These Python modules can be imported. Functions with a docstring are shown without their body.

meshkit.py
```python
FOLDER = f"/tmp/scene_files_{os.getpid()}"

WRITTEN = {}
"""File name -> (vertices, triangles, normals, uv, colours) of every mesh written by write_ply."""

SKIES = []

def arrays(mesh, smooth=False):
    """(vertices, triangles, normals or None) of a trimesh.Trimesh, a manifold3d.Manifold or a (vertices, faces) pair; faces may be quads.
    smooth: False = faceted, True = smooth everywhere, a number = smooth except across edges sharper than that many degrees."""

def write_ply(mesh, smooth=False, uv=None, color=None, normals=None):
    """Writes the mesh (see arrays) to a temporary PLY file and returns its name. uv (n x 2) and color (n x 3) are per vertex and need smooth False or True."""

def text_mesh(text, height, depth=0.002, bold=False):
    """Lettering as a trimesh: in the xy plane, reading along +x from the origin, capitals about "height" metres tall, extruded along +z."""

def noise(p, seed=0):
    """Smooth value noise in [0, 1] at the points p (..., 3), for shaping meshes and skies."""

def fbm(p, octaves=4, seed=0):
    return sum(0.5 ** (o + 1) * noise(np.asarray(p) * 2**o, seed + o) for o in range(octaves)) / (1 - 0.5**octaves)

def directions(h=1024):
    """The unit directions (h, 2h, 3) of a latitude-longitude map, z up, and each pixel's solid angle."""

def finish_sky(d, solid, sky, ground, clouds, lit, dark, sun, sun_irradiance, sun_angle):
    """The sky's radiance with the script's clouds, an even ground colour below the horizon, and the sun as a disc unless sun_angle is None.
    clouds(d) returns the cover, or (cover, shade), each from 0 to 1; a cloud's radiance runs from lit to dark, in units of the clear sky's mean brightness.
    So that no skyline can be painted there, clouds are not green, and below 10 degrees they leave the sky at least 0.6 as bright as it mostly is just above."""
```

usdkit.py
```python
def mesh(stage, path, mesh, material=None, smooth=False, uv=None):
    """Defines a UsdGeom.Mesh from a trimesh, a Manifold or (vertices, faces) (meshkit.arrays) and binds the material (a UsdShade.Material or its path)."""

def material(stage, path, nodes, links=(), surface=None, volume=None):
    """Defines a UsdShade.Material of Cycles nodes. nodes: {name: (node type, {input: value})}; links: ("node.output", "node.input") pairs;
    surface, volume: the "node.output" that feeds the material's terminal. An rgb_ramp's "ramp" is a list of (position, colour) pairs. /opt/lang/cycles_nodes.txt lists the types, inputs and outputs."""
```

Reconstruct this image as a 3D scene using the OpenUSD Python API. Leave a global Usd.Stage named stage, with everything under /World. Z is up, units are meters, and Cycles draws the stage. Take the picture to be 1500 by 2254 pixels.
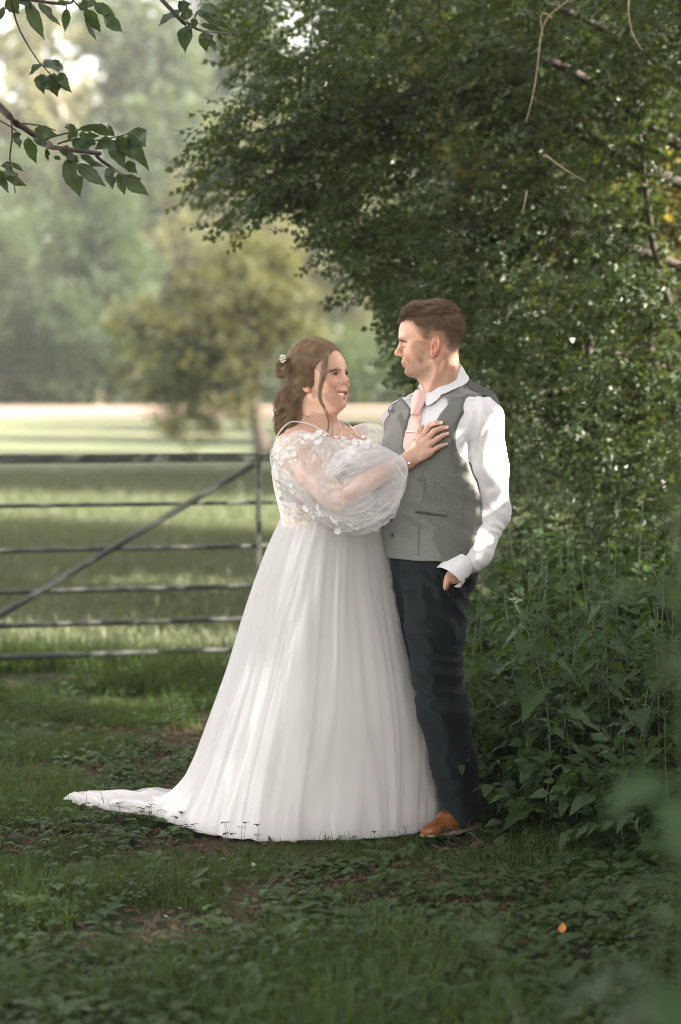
import math, random
import numpy as np, trimesh, manifold3d
import usdkit, meshkit
from pxr import Usd, UsdGeom, UsdLux, UsdShade, Gf, Sdf, Vt

stage = Usd.Stage.CreateInMemory()
UsdGeom.SetStageUpAxis(stage, 'Z'); UsdGeom.SetStageMetersPerUnit(stage, 1.0)
UsdGeom.Xform.Define(stage, '/World'); UsdGeom.Scope.Define(stage, '/World/Looks')

# ---------------------------------------------------------------- camera, sky, sun, exposure
EYE = 1.45                                   # camera height; it looks level along +y, with the picture shifted down
cam = UsdGeom.Camera.Define(stage, '/World/camera')
cam.AddTranslateOp().Set(Gf.Vec3d(0, 0, EYE)); cam.AddRotateXOp().Set(90.0)
cam.CreateHorizontalApertureAttr(23.94); cam.CreateVerticalApertureAttr(36.0)
cam.CreateFocalLengthAttr(85.0)
cam.CreateVerticalApertureOffsetAttr(-3.945)
cam.CreateFStopAttr(2.2); cam.CreateFocusDistanceAttr(7.95)
cam.CreateClippingRangeAttr(Gf.Vec2f(0.05, 5000))
cam.CreateExposureAttr(3.02)

SUN_EL, SUN_X, SUN_Y = math.radians(34), 0.93, -0.36
n_ = math.hypot(SUN_X, SUN_Y); SUN_X /= n_; SUN_Y /= n_
SUN = np.array([SUN_X*math.cos(SUN_EL), SUN_Y*math.cos(SUN_EL), math.sin(SUN_EL)])
M = {}
def material(name, nodes, links=(), surface='p.BSDF', volume=None):
    M[name] = usdkit.material(stage, '/World/Looks/'+name, nodes, links, surface=surface, volume=volume); return M[name]

sky = UsdLux.DomeLight.Define(stage, '/World/sky')
sky_m = material('sky_look', {
    's': ('sky_texture', {'sky_type': 'single_scattering', 'sun_disc': False, 'sun_elevation': SUN_EL, 'sun_rotation': math.atan2(SUN_X, SUN_Y), 'aerosol_density': 2.0}),
    'h': ('hsv', {'saturation': .32}), 'm': ('mix', {'mix_type': 'multiply', 'fac': 1.0, 'color2': (1.085, 1.0, .915)}), 'b': ('background_shader', {'strength': 0.092})},
    [('s.color', 'h.color'), ('h.color', 'm.color1'), ('m.color', 'b.color')], surface='b.background')
UsdShade.MaterialBindingAPI.Apply(sky.GetPrim()).Bind(sky_m)
sky.GetPrim().SetCustomDataByKey('kind', 'structure')
sun = UsdLux.DistantLight.Define(stage, '/World/sun')
sun.CreateIntensityAttr(1.0); sun.CreateAngleAttr(0.53); sun.CreateNormalizeAttr(True); sun.CreateColorAttr(Gf.Vec3f(1.0, 0.91, 0.78))
sun.AddRotateZOp().Set(math.degrees(math.atan2(SUN[1], SUN[0]))+90); sun.AddRotateXOp().Set(90-math.degrees(SUN_EL))

# ---------------------------------------------------------------- helpers
F, CX, HY = 5322.0, 750.0, 880.0            # photograph pixels: focal length, principal point
def at(px, py, Y):                          # the point of the photograph's pixel at distance Y
    return np.array([(px-CX)*Y/F, Y, EYE-(py-HY)*Y/F])
used = {}
def numbered(path):
    n = used.get(path, 0); used[path] = n+1
    return path if n == 0 else f'{path}_{n:03d}'
def pth(o): return str(o.GetPath()) if hasattr(o, 'GetPath') else str(o)
def tag(o, label=None, cat=None, group=None, kind=None):
    p = o.GetPrim() if hasattr(o, 'GetPrim') else o
    for k, v in (('label', label), ('category', cat), ('group', group), ('kind', kind)):
        if v: p.SetCustomDataByKey(k, v)
    return o
def thing(name, label, cat, loc=(0, 0, 0), rz=0.0, group=None, scale=None):
    x = UsdGeom.Xform.Define(stage, numbered('/World/'+name))
    x.AddTranslateOp().Set(Gf.Vec3d(*map(float, loc)))
    if rz: x.AddRotateZOp().Set(math.degrees(rz))
    if scale: x.AddScaleOp().Set(Gf.Vec3f(*([float(scale)]*3)))
    return tag(x, label, cat, group)
def obj(name, mesh, mat, parent='/World', smooth=False, colors=None, label=None, kind=None):
    m = usdkit.mesh(stage, numbered(pth(parent)+'/'+name), mesh, M[mat] if isinstance(mat, str) else mat, smooth=smooth)
    if colors is not None:
        UsdGeom.PrimvarsAPI(m).CreatePrimvar('tint', Sdf.ValueTypeNames.Color3fArray, 'vertex').Set(Vt.Vec3fArray.FromNumpy(np.asarray(colors, np.float32)))
    if label or kind: tag(m, label, kind=kind)
    return m
def copy_of(src, loc, rz=0.0, scale=1.0, label=None, tilt=(0, 0)):
    p = src.GetPrim(); was = p.GetCustomData()
    base = '/World/'+p.GetName()
    x = UsdGeom.Xform.Define(stage, numbered(base.rsplit('_0', 1)[0] if base[-3:].isdigit() else base))
    x.GetPrim().GetReferences().AddInternalReference(p.GetPath())
    x.ClearXformOpOrder(); x.SetXformOpOrder([])
    x.MakeMatrixXform().Set(mat4(loc, rz, scale, tilt))
    x.GetPrim().SetInstanceable(True)
    return tag(x, label or was.get('label'), was.get('category'), was.get('group'))
def rotm(rx=0, ry=0, rz=0):
    return trimesh.transformations.euler_matrix(rx, ry, rz)[:3, :3]
def mat4(loc, rz=0.0, scale=1.0, tilt=(0, 0)):
    m = np.eye(4); m[:3, :3] = rotm(tilt[0], tilt[1], rz)*scale; m[:3, 3] = loc
    return Gf.Matrix4d(*m.T.ravel().tolist())
def quat(R):
    q = trimesh.transformations.quaternion_from_matrix(np.block([[R, np.zeros((3, 1))], [np.zeros((1, 3)), 1]]))
    return q
def euler_quats(rx, ry, rz):                # arrays of angles to (n,4) wxyz; z applied last
    cx, sx, cy, sy, cz, sz = np.cos(rx/2), np.sin(rx/2), np.cos(ry/2), np.sin(ry/2), np.cos(rz/2), np.sin(rz/2)
    return np.stack([cx*cy*cz+sx*sy*sz, sx*cy*cz-cx*sy*sz, cx*sy*cz+sx*cy*sz, cx*cy*sz-sx*sy*cz], 1)
def scatter(name, protos, mat, pos, q, sc, idx, parent='/World', kind='stuff'):
    path = numbered(pth(parent)+'/'+name)
    pi = UsdGeom.PointInstancer.Define(stage, path)
    rel = pi.CreatePrototypesRel()
    mats = mat if isinstance(mat, (list, tuple)) else [mat]*len(protos)
    for k, p in enumerate(protos):
        m = usdkit.mesh(stage, f'{path}/sprig' + ('' if k == 0 else f'_{k:03d}'), p, M[mats[k]]); rel.AddTarget(m.GetPath())
    pi.CreatePositionsAttr(Vt.Vec3fArray.FromNumpy(np.asarray(pos, np.float32)))
    qa = np.asarray(q, np.float32)
    pi.CreateOrientationsAttr(Vt.QuathArray([Gf.Quath(*map(float, r)) for r in qa]))
    sc = np.asarray(sc, np.float32); sc = np.repeat(sc[:, None], 3, 1) if sc.ndim == 1 else sc
    pi.CreateScalesAttr(Vt.Vec3fArray.FromNumpy(np.ascontiguousarray(sc)))
    pi.CreateProtoIndicesAttr(Vt.IntArray.FromNumpy(np.asarray(idx, np.int32)))
    if kind: tag(pi, kind=kind)
    return pi
class MB:                                    # collects vertices and triangles
    def __init__(s): s.v, s.f, s.n = [], [], 0
    def add(s, v, f):
        v = np.asarray(v, float); f = np.asarray(f, int)
        if f.shape[1] == 4: f = np.vstack([f[:, [0, 1, 2]], f[:, [0, 2, 3]]])
        s.v.append(v); s.f.append(f+s.n); s.n += len(v); return s
    def tm(s, m): return s.add(m.vertices, m.faces)
    def get(s): return np.vstack(s.v), np.vstack(s.f)
def tube(points, radii, sides=8, cap=True):
    p = np.asarray(points, float); r = np.broadcast_to(np.asarray(radii, float), (len(p),))
    t = np.gradient(p, axis=0); t /= np.linalg.norm(t, axis=1, keepdims=True)+1e-12
    a = np.cross(t[0], [0, 0, 1.0] if abs(t[0][2]) < .9 else [1.0, 0, 0]); A = []
    for k in range(len(p)):
        a = a-t[k]*(a@t[k]); a /= np.linalg.norm(a)+1e-12; A.append(a)
    A = np.array(A); B = np.cross(t, A); ang = np.arange(sides)*2*np.pi/sides
    v = p[:, None]+r[:, None, None]*(np.cos(ang)[None, :, None]*A[:, None]+np.sin(ang)[None, :, None]*B[:, None])
    i, j = np.meshgrid(np.arange(len(p)-1), np.arange(sides), indexing='ij')
    q = np.stack([i*sides+j, i*sides+(j+1) % sides, (i+1)*sides+(j+1) % sides, (i+1)*sides+j], -1).reshape(-1, 4)
    f = np.vstack([q[:, [0, 1, 2]], q[:, [0, 2, 3]]]); v = v.reshape(-1, 3)
    if cap:
        n = len(v); v = np.vstack([v, p[0], p[-1]]); k = np.arange(sides); e = (len(p)-1)*sides
        f = np.vstack([f, np.stack([np.full(sides, n), (k+1) % sides, k], 1), np.stack([np.full(sides, n+1), e+k, e+(k+1) % sides], 1)])
    return v, f
def spline(pts, n):
    from scipy.interpolate import CubicSpline
    pts = np.asarray(pts, float); d = np.r_[0, np.cumsum(np.linalg.norm(np.diff(pts, axis=0), axis=1))]
    return CubicSpline(d, pts)(np.linspace(0, d[-1], n))
def smooth01(a, b, x):
    t = np.clip((np.asarray(x, float)-a)/(b-a), 0, 1); return t*t*(3-2*t)
def noise1(x, y, s, seed=0):
    x, y = np.broadcast_arrays(np.asarray(x, float), np.asarray(y, float))
    return meshkit.fbm(np.stack([x/s, y/s, np.full(x.shape, 3.7)], -1), 3, seed)
def ground_z(x, y):
    x, y = np.broadcast_arrays(np.asarray(x, float), np.asarray(y, float))
    z = 0.07*(noise1(x, y, 1.3, 2)-.5)*smooth01(60, 20, y)
    z = z+0.35*smooth01(1.1, 3.2, x)*smooth01(3, 6, y)*smooth01(16, 12, y)
    z = z+1.15*smooth01(50, 125, y)+5*smooth01(125, 320, y)
    return z

# ---------------------------------------------------------------- materials
def plain(name, col, rough=.5, **kw):
    return material(name, {'p': ('principled_bsdf', {'base_color': col, 'roughness': rough, **kw})})
def leafy(name, c1, c2, c3=None, trans=.35, rough=.45, scale=5.0, spec=.4, var=.5, tcol=None):
    c3 = c3 or c2; tc = tcol or tuple(min(1, x*k) for x, k in zip(c2, (1.7, 1.5, .7)))
    return material(name, {
        'g': ('geometry', {}), 'n': ('noise_texture', {'scale': scale, 'detail': 3}),
        'm': ('math', {'math_type': 'multiply_add', 'value2': var, 'value3': 0.0}),
        'a': ('math', {'math_type': 'multiply_add', 'value2': 1.3, 'value3': -.15-var/2}),
        's': ('math', {'math_type': 'add'}),
        'r': ('rgb_ramp', {'ramp': [(0.2, c1), (.5, c2), (.85, c3)]}),
        'p': ('principled_bsdf', {'roughness': rough, 'specular_ior_level': spec}),
        't': ('translucent_bsdf', {'color': tc}), 'x': ('mix_closure', {'fac': trans})},
        [('g.position', 'n.vector'), ('g.random_per_island', 'm.value1'), ('n.fac', 'a.value1'), ('m.value', 's.value1'), ('a.value', 's.value2'),
         ('s.value', 'r.fac'), ('r.color', 'p.base_color'), ('p.BSDF', 'x.closure1'), ('t.BSDF', 'x.closure2')], surface='x.closure')
def bark(name, c1, c2, scale=20):
    return material(name, {'g': ('geometry', {}), 'n': ('noise_texture', {'scale': scale, 'detail': 5}), 'r': ('rgb_ramp', {'ramp': [(.3, c1), (.7, c2)]}),
        'b': ('bump', {'strength': .6, 'distance': .01}), 'p': ('principled_bsdf', {'roughness': .85})},
        [('g.position', 'n.vector'), ('n.fac', 'r.fac'), ('r.color', 'p.base_color'), ('n.fac', 'b.height'), ('b.normal', 'p.normal')])
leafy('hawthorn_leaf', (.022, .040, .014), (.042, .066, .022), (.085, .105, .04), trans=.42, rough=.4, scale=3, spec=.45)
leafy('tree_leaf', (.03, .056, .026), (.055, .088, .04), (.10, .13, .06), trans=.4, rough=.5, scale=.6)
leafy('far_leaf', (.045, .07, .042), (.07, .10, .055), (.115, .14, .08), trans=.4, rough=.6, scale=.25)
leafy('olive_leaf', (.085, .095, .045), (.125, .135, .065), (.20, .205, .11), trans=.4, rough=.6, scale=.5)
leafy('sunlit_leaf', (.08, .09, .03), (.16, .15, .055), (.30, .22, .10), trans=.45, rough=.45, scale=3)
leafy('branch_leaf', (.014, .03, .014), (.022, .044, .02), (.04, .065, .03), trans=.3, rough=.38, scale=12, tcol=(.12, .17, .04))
leafy('nettle_leaf', (.028, .055, .02), (.048, .088, .028), (.075, .12, .042), trans=.3, rough=.55, scale=7, spec=.22)
leafy('nettle_top', (.06, .10, .045), (.08, .13, .055), trans=.3, rough=.6)
leafy('weed_leaf', (.036, .064, .02), (.062, .1, .032), (.095, .13, .052), trans=.3, rough=.55, scale=5, spec=.22)
leafy('grass_blade', (.042, .075, .02), (.075, .115, .032), (.13, .145, .06), trans=.3, rough=.55, scale=2.2, var=.7, spec=.2)
leafy('meadow_blade', (.07, .09, .05), (.105, .125, .07), (.18, .18, .11), trans=.3, rough=.55, scale=.8, var=.6)
bark('bark', (.03, .024, .018), (.075, .06, .045)); bark('pale_bark', (.22, .19, .15), (.38, .34, .28), 8); bark('twig_bark', (.02, .016, .012), (.05, .038, .026), 60)
bark('dry_twig', (.2, .15, .09), (.32, .25, .16), 60)
plain('nettle_stem', (.05, .075, .03), .6); plain('dead_leaf', (.45, .17, .04), .7); plain('petal_white', (.75, .7, .68), .6)
leafy('litter', (.09, .055, .035), (.22, .15, .095), (.38, .30, .21), trans=.1, rough=.8, var=1.1)
# ================================================================ the setting
R = np.random.default_rng(7)
def axis_steps(a, b, near, fine, grow):
    out, x, s = [near], near, fine
    while x < b: x += s; s *= grow; out.append(x)
    x, s = near, fine
    while x > a: x -= s; s *= grow; out.insert(0, x)
    return np.array(out)
gx, gy = np.clip(axis_steps(-250, 250, 0, .07, 1.045), -250, 250), np.clip(axis_steps(-40, 420, 8, .08, 1.04), -40, 420)
XX, YY = np.meshgrid(gx, gy, indexing='ij')
gv = np.stack([XX, YY, ground_z(XX, YY)+.018*(meshkit.fbm(np.stack([XX/.18, YY/.18, 0*XX], -1), 3, 9)-.5)*smooth01(30, 14, YY)], -1).reshape(-1, 3)
ni, nj = len(gx), len(gy)
i_, j_ = np.meshgrid(np.arange(ni-1), np.arange(nj-1), indexing='ij')
gf = np.stack([i_*nj+j_, (i_+1)*nj+j_, (i_+1)*nj+j_+1, i_*nj+j_+1], -1).reshape(-1, 4)
material('ground_look', {
    'g': ('geometry', {}), 'xyz': ('separate_xyz', {}),
    'n1': ('noise_texture', {'scale': 1.6, 'detail': 6, 'roughness': .65}), 'n2': ('noise_texture', {'scale': 28, 'detail': 6, 'roughness': .7}), 'n3': ('noise_texture', {'scale': .12, 'detail': 5}),
    'soil': ('rgb_ramp', {'ramp': [(.3, (.018, .013, .009)), (.5, (.05, .036, .024)), (.62, (.10, .075, .05)), (.75, (.2, .16, .11))]}),
    'green': ('rgb_ramp', {'ramp': [(.3, (.014, .026, .01)), (.7, (.035, .055, .018))]}),
    'mead': ('rgb_ramp', {'ramp': [(.3, (.075, .095, .05)), (.55, (.12, .135, .075)), (.75, (.19, .18, .115))]}),
    'hay': ('rgb_ramp', {'ramp': [(.3, (.20, .15, .115)), (.7, (.27, .20, .16))]}),
    'f1': ('rgb_ramp', {'ramp': [(.42, (0, 0, 0)), (.56, (1, 1, 1))]}),
    'k1': ('mix', {}), 'k2': ('mix', {}), 'k3': ('mix', {}),
    'y1': ('map_range', {'from_min': 12.5, 'from_max': 15.5, 'clamp': True}), 'y2': ('map_range', {'from_min': 94.0, 'from_max': 97.0, 'clamp': True}),
    'b': ('bump', {'strength': .5, 'distance': .02}), 'p': ('principled_bsdf', {'roughness': .95, 'specular_ior_level': .2})},
    [('g.position', 'n1.vector'), ('g.position', 'n2.vector'), ('g.position', 'n3.vector'), ('g.position', 'xyz.vector'),
     ('n2.fac', 'soil.fac'), ('n2.fac', 'green.fac'), ('n3.fac', 'mead.fac'), ('n1.fac', 'hay.fac'), ('n1.fac', 'f1.fac'),
     ('f1.color', 'k1.fac'), ('soil.color', 'k1.color1'), ('green.color', 'k1.color2'),
     ('xyz.y', 'y1.value'), ('xyz.y', 'y2.value'), ('y1.result', 'k2.fac'), ('k1.color', 'k2.color1'), ('mead.color', 'k2.color2'),
     ('y2.result', 'k3.fac'), ('k2.color', 'k3.color1'), ('hay.color', 'k3.color2'),
     ('k3.color', 'p.base_color'), ('n2.fac', 'b.height'), ('b.normal', 'p.normal')])
tag(obj('ground', (gv, gf), 'ground_look', smooth=True), kind='structure')

# ---------------------------------------------------------------- leaves, sprigs, clumps
def leaf_mesh(L, W, n=5, fold=.25, droop=.3, serr=0.0, shape=.8, stalk=0.0):
    t = np.linspace(0, 1, n); w = W/2*np.sin(np.pi*np.clip(t, .0, 1)**shape)**.9
    if serr: w = w*(1+serr*np.where(np.arange(n) % 2 == 0, .5, -.5)); w[0] = W*.04
    w[-1] = W*.01
    x = stalk+L*t; z = -droop*L*t**2
    mid = np.stack([x, 0*t, z], 1); lf = np.stack([x-.06*L*(w > W*.1), w, z+fold*w], 1); rt = np.stack([x-.06*L*(w > W*.1), -w, z+fold*w], 1)
    v = np.vstack([mid, lf, rt]); f = []
    for k in range(n-1): f += [[k, k+1, n+k+1, n+k], [k, 2*n+k, 2*n+k+1, k+1]]
    return v, np.array(f)
def lobed_leaf(L, W):                         # hawthorn: three blunt lobes
    p = np.array([[0, 0], [.3, .16], [.42, .5], [.62, .42], [.66, .2], [.86, .2], [1, 0]])
    up = np.c_[p[:, 0]*L, p[:, 1]*W, np.abs(p[:, 1])*W*.3-.15*L*p[:, 0]**2]; dn = up.copy(); dn[:, 1] *= -1
    v = np.vstack([up, dn]); f = []
    for k in range(6): f += [[0 if k == 0 else k, k+1, 7+k+1, 7+k]]
    return v, np.array(f)
def rnd_rot(r, tilt=.6):
    return rotm(r.uniform(-tilt, tilt), r.uniform(-tilt, tilt), 0)
def sprig(seed, length=.15, n=10, leaf=.033, kind='lobed'):
    r = np.random.default_rng(seed); mb = MB()
    mb.add(*tube([[0, 0, 0], [length*.5, .006, .008], [length, 0, -.012]], [.0013, .001, .0006], 3, cap=False))
    for k in range(n):
        t = (k+.6)/n; s = leaf*r.uniform(.7, 1.2)
        v, f = lobed_leaf(s, s*.85) if kind == 'lobed' else leaf_mesh(s, s*.55, 4, .3, .3)
        az = (1 if k % 2 else -1)*r.uniform(.5, 1.4) if k < n-1 else 0
        v = v @ (rotm(0, 0, az) @ rotm(r.uniform(-.7, .7), r.uniform(-.5, .6), 0)).T+[length*t, 0, .004]
        mb.add(v, f)
    return mb.get()
def clump(seed, rad=.5, n=22, leaf=.22):
    r = np.random.default_rng(seed); mb = MB()
    for k in range(n):
        s = leaf*r.uniform(.6, 1.25); v, f = leaf_mesh(s, s*.6, 3, .3, .25)
        d = r.normal(size=3); d /= np.linalg.norm(d); p = d*rad*r.uniform(.2, 1)**.5
        mb.add(v @ rotm(r.uniform(-.9, .9), r.uniform(-.7, .9), r.uniform(0, 6.28)).T+p*[1, 1, .7], f)
    return mb.get()
SPRIGS = [sprig(k) for k in range(5)]; LEAFY = [sprig(40+k, .24, 13, .065) for k in range(4)]; BIGSPRIGS = [sprig(20+k, .34, 11, .085, 'oval') for k in range(4)]
CLUMPS = [clump(k) for k in range(4)]; MIDCLUMPS = [clump(10+k, .28, 20, .11) for k in range(4)]

# rays towards the sun that stay open: the sun flecks on the couple and on the ground
OPEN = []
def fleck(px, py, Y, r): OPEN.append((at(px, py, Y), r))
for a in ((1084, 930, 7.90, -.03), (1094, 982, 7.90, -.026), (1106, 1040, 7.925, -.028), (1108, 1096, 7.955, -.032), (1068, 1186, 7.878, -.035), (1002, 816, 8.025, -.020), (994, 688, 7.98, -.018),
          (758, 772, 8.08, -.045), (1020, 1395, 8.01, -.035), (896, 1500, 8.10, -.035)):
    fleck(*a)
def carve(pos, size, q=None, sc=None, length=0.0):
    if length:                                   # shoots: origin, middle and tip each stay clear
        w, x, y, z = q.T; ax = np.stack([1-2*(y*y+z*z), 2*(x*y+w*z), 2*(x*z-w*y)], 1)*sc[:, None]*length
        return carve(pos, size) & carve(pos+ax*.33, size) & carve(pos+ax*.66, size) & carve(pos+ax, size)
    keep = np.ones(len(pos), bool)
    for p, r in OPEN:
        d = pos-p; t = d @ SUN
        keep &= ~((t > .3) & (np.linalg.norm(d-t[:, None]*SUN, axis=1) < r+size))
    return keep
def rand_q(r, n, tilt=.7, az=None, spread=3.1416):
    return euler_quats(r.uniform(-tilt, tilt, n), r.uniform(-tilt*.6, tilt, n), (az if az is not None else 0)+r.uniform(-spread, spread, n))
def blob_points(r, blobs, n, shell=.55, gap=.9, gs=.42, seed=0):
    vol = np.array([b[3]*b[4]*b[5] for b in blobs]); w = vol**(2/3); w = w/w.sum(); out = []
    k = r.choice(len(blobs), n, p=w); d = r.normal(size=(n, 3)); d /= np.linalg.norm(d, axis=1, keepdims=True)
    b = np.array(blobs)[k]; rad = shell+(1-shell)*r.uniform(0, 1, n)**.6
    p = b[:, :3]+d*rad[:, None]*b[:, 3:]
    g = meshkit.fbm(p/(gs*b[:, 3:4].mean()), 3, seed+5)
    return p[g > np.quantile(g, 1-gap)]
def make_tree(name, label, loc, trunk, blobs, n, leaf_mat, protos, scale=(.8, 1.3), seed=0, group=None, bark_mat='bark', limbs=5, gap=.72, size=.3, cat='tree', trunk_r=.16, tilt=.8):
    r = np.random.default_rng(seed); loc = np.array([loc[0], loc[1], float(ground_z(loc[0], loc[1]))])
    t = thing(name, label, cat, loc, group=group)
    tp = spline(trunk, 12); obj('trunk', tube(tp, np.linspace(trunk_r, trunk_r*.45, 12)*(1+.5*np.exp(-np.linspace(0, 1, 12)*12)), 10), bark_mat, t, smooth=True)
    for k in range(limbs):
        b = blobs[k % len(blobs)]; s = tp[r.integers(5, 11)]
        e = np.array(b[:3])+r.normal(size=3)*np.array(b[3:])*.45
        obj('limb', tube(spline([s, s*.5+e*.5+r.normal(size=3)*.1*np.linalg.norm(e-s), e], 8), np.linspace(trunk_r*.42, trunk_r*.08, 8), 6), bark_mat, t, smooth=True)
    p = blob_points(r, blobs, n, gap=gap, seed=seed)
    q, sc = rand_q(r, len(p), tilt), r.uniform(*scale, len(p)); k_ = carve(p+loc, size, q, sc, .24 if protos is LEAFY else 0); p, q, sc = p[k_], q[k_], sc[k_]
    scatter('crown', protos, leaf_mat, p, q, sc, r.integers(0, len(protos), len(p)), t, kind='stuff')
    return t

# ---------------------------------------------------------------- far woodland, left and centre
def wood(px, Y, top, w, mat, n, seed, label, gap=.7, depth=None, low=.2):
    x = (px-CX)*Y/F; H = EYE-(top-HY)*Y/F-float(ground_z(x, Y)); r = np.random.default_rng(seed); W = w*Y/F/2
    bl = [(r.uniform(-.5, .5)*W, r.uniform(-.5, .5)*W, H*(low+(.95-low)*(k+.5)/9), W*r.uniform(.5, .75)*(1.15-.5*k/9), W*.6, H*.14) for k in range(9)]
    make_tree('woodland_tree', label, (x, Y), [(0, 0, 0), (.02*H, 0, H*.4), (0, 0, H*.85)], bl, n, mat, CLUMPS, (H*.09, H*.16), seed, 'trees at the edge of the wood', 'pale_bark', 5, gap, size=1.5, trunk_r=H*.014)
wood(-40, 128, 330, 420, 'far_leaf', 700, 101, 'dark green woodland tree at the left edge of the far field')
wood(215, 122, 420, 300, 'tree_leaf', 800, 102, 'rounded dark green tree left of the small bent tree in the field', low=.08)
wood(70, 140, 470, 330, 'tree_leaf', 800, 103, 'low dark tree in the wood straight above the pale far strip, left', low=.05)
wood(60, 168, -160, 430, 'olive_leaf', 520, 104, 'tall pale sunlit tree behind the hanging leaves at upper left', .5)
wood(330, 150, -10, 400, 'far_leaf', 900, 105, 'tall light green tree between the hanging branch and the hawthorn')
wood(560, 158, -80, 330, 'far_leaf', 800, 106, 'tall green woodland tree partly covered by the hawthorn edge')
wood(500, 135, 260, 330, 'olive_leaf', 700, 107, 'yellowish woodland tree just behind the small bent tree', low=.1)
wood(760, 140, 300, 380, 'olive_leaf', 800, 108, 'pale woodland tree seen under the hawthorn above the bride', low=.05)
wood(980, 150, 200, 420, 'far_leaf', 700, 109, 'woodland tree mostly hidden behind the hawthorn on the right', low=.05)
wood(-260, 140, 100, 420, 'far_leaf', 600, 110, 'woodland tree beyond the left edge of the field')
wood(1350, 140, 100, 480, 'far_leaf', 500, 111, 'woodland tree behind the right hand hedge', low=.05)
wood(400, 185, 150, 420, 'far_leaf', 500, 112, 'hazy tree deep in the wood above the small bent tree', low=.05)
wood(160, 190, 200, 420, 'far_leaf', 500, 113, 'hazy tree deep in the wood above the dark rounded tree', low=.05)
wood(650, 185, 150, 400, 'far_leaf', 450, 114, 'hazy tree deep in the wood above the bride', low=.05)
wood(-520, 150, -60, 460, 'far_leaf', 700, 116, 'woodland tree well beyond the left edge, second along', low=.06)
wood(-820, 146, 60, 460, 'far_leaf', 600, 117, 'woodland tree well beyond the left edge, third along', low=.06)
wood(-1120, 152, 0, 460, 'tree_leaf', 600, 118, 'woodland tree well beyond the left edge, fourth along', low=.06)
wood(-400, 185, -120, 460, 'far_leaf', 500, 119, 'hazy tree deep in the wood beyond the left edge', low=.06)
r_ = np.random.default_rng(5); n_ = 1500
ux = r_.uniform(-45, 45, n_); uy = r_.uniform(122, 134, n_)
scatter_p = np.stack([ux, uy, ground_z(ux, uy)+r_.uniform(0, 1, n_)**1.3*4.2], 1)
tag(scatter('undergrowth', CLUMPS, 'tree_leaf', scatter_p, rand_q(r_, n_), r_.uniform(1.6, 3, n_), r_.integers(0, 4, n_)), kind='stuff')
# the small bent tree out in the field
b0 = at(583, 985, 60); W0 = 60/F
def fp(px, py, dy=0): q = at(px, py, 60); return (q[0]-b0[0], dy, q[2]-float(ground_z(b0[0], 60)))
make_tree('bent_field_tree', 'small bent tree with drooping olive crown alone in the field behind the gate', (b0[0], 60), [(0, 0, 0), fp(566, 930), fp(560, 880), fp(575, 800), fp(560, 700)],
    [(*fp(480, 790), 1.1, 1.0, .9), (*fp(430, 740), 1.1, .9, .7), (*fp(540, 720), 1.3, 1.2, 1.0), (*fp(600, 650), 1.2, 1.2, .9), (*fp(500, 640), 1.3, 1.2, .9), (*fp(380, 690), .9, .8, .8), (*fp(450, 850), .8, .7, .7), (*fp(540, 570), 1.2, 1.1, .7), (*fp(390, 900), .8, .6, .6), (*fp(510, 880), .6, .6, .6), (*fp(330, 800), .8, .7, .9), (*fp(300, 700), .7, .6, .6), (*fp(430, 945), .6, .5, .4), (*fp(640, 740), .9, .9, .9)],
    1300, 'olive_leaf', CLUMPS, (.5, .85), 121, None, 'bark', 9, .6, size=.6, trunk_r=.19)

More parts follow.
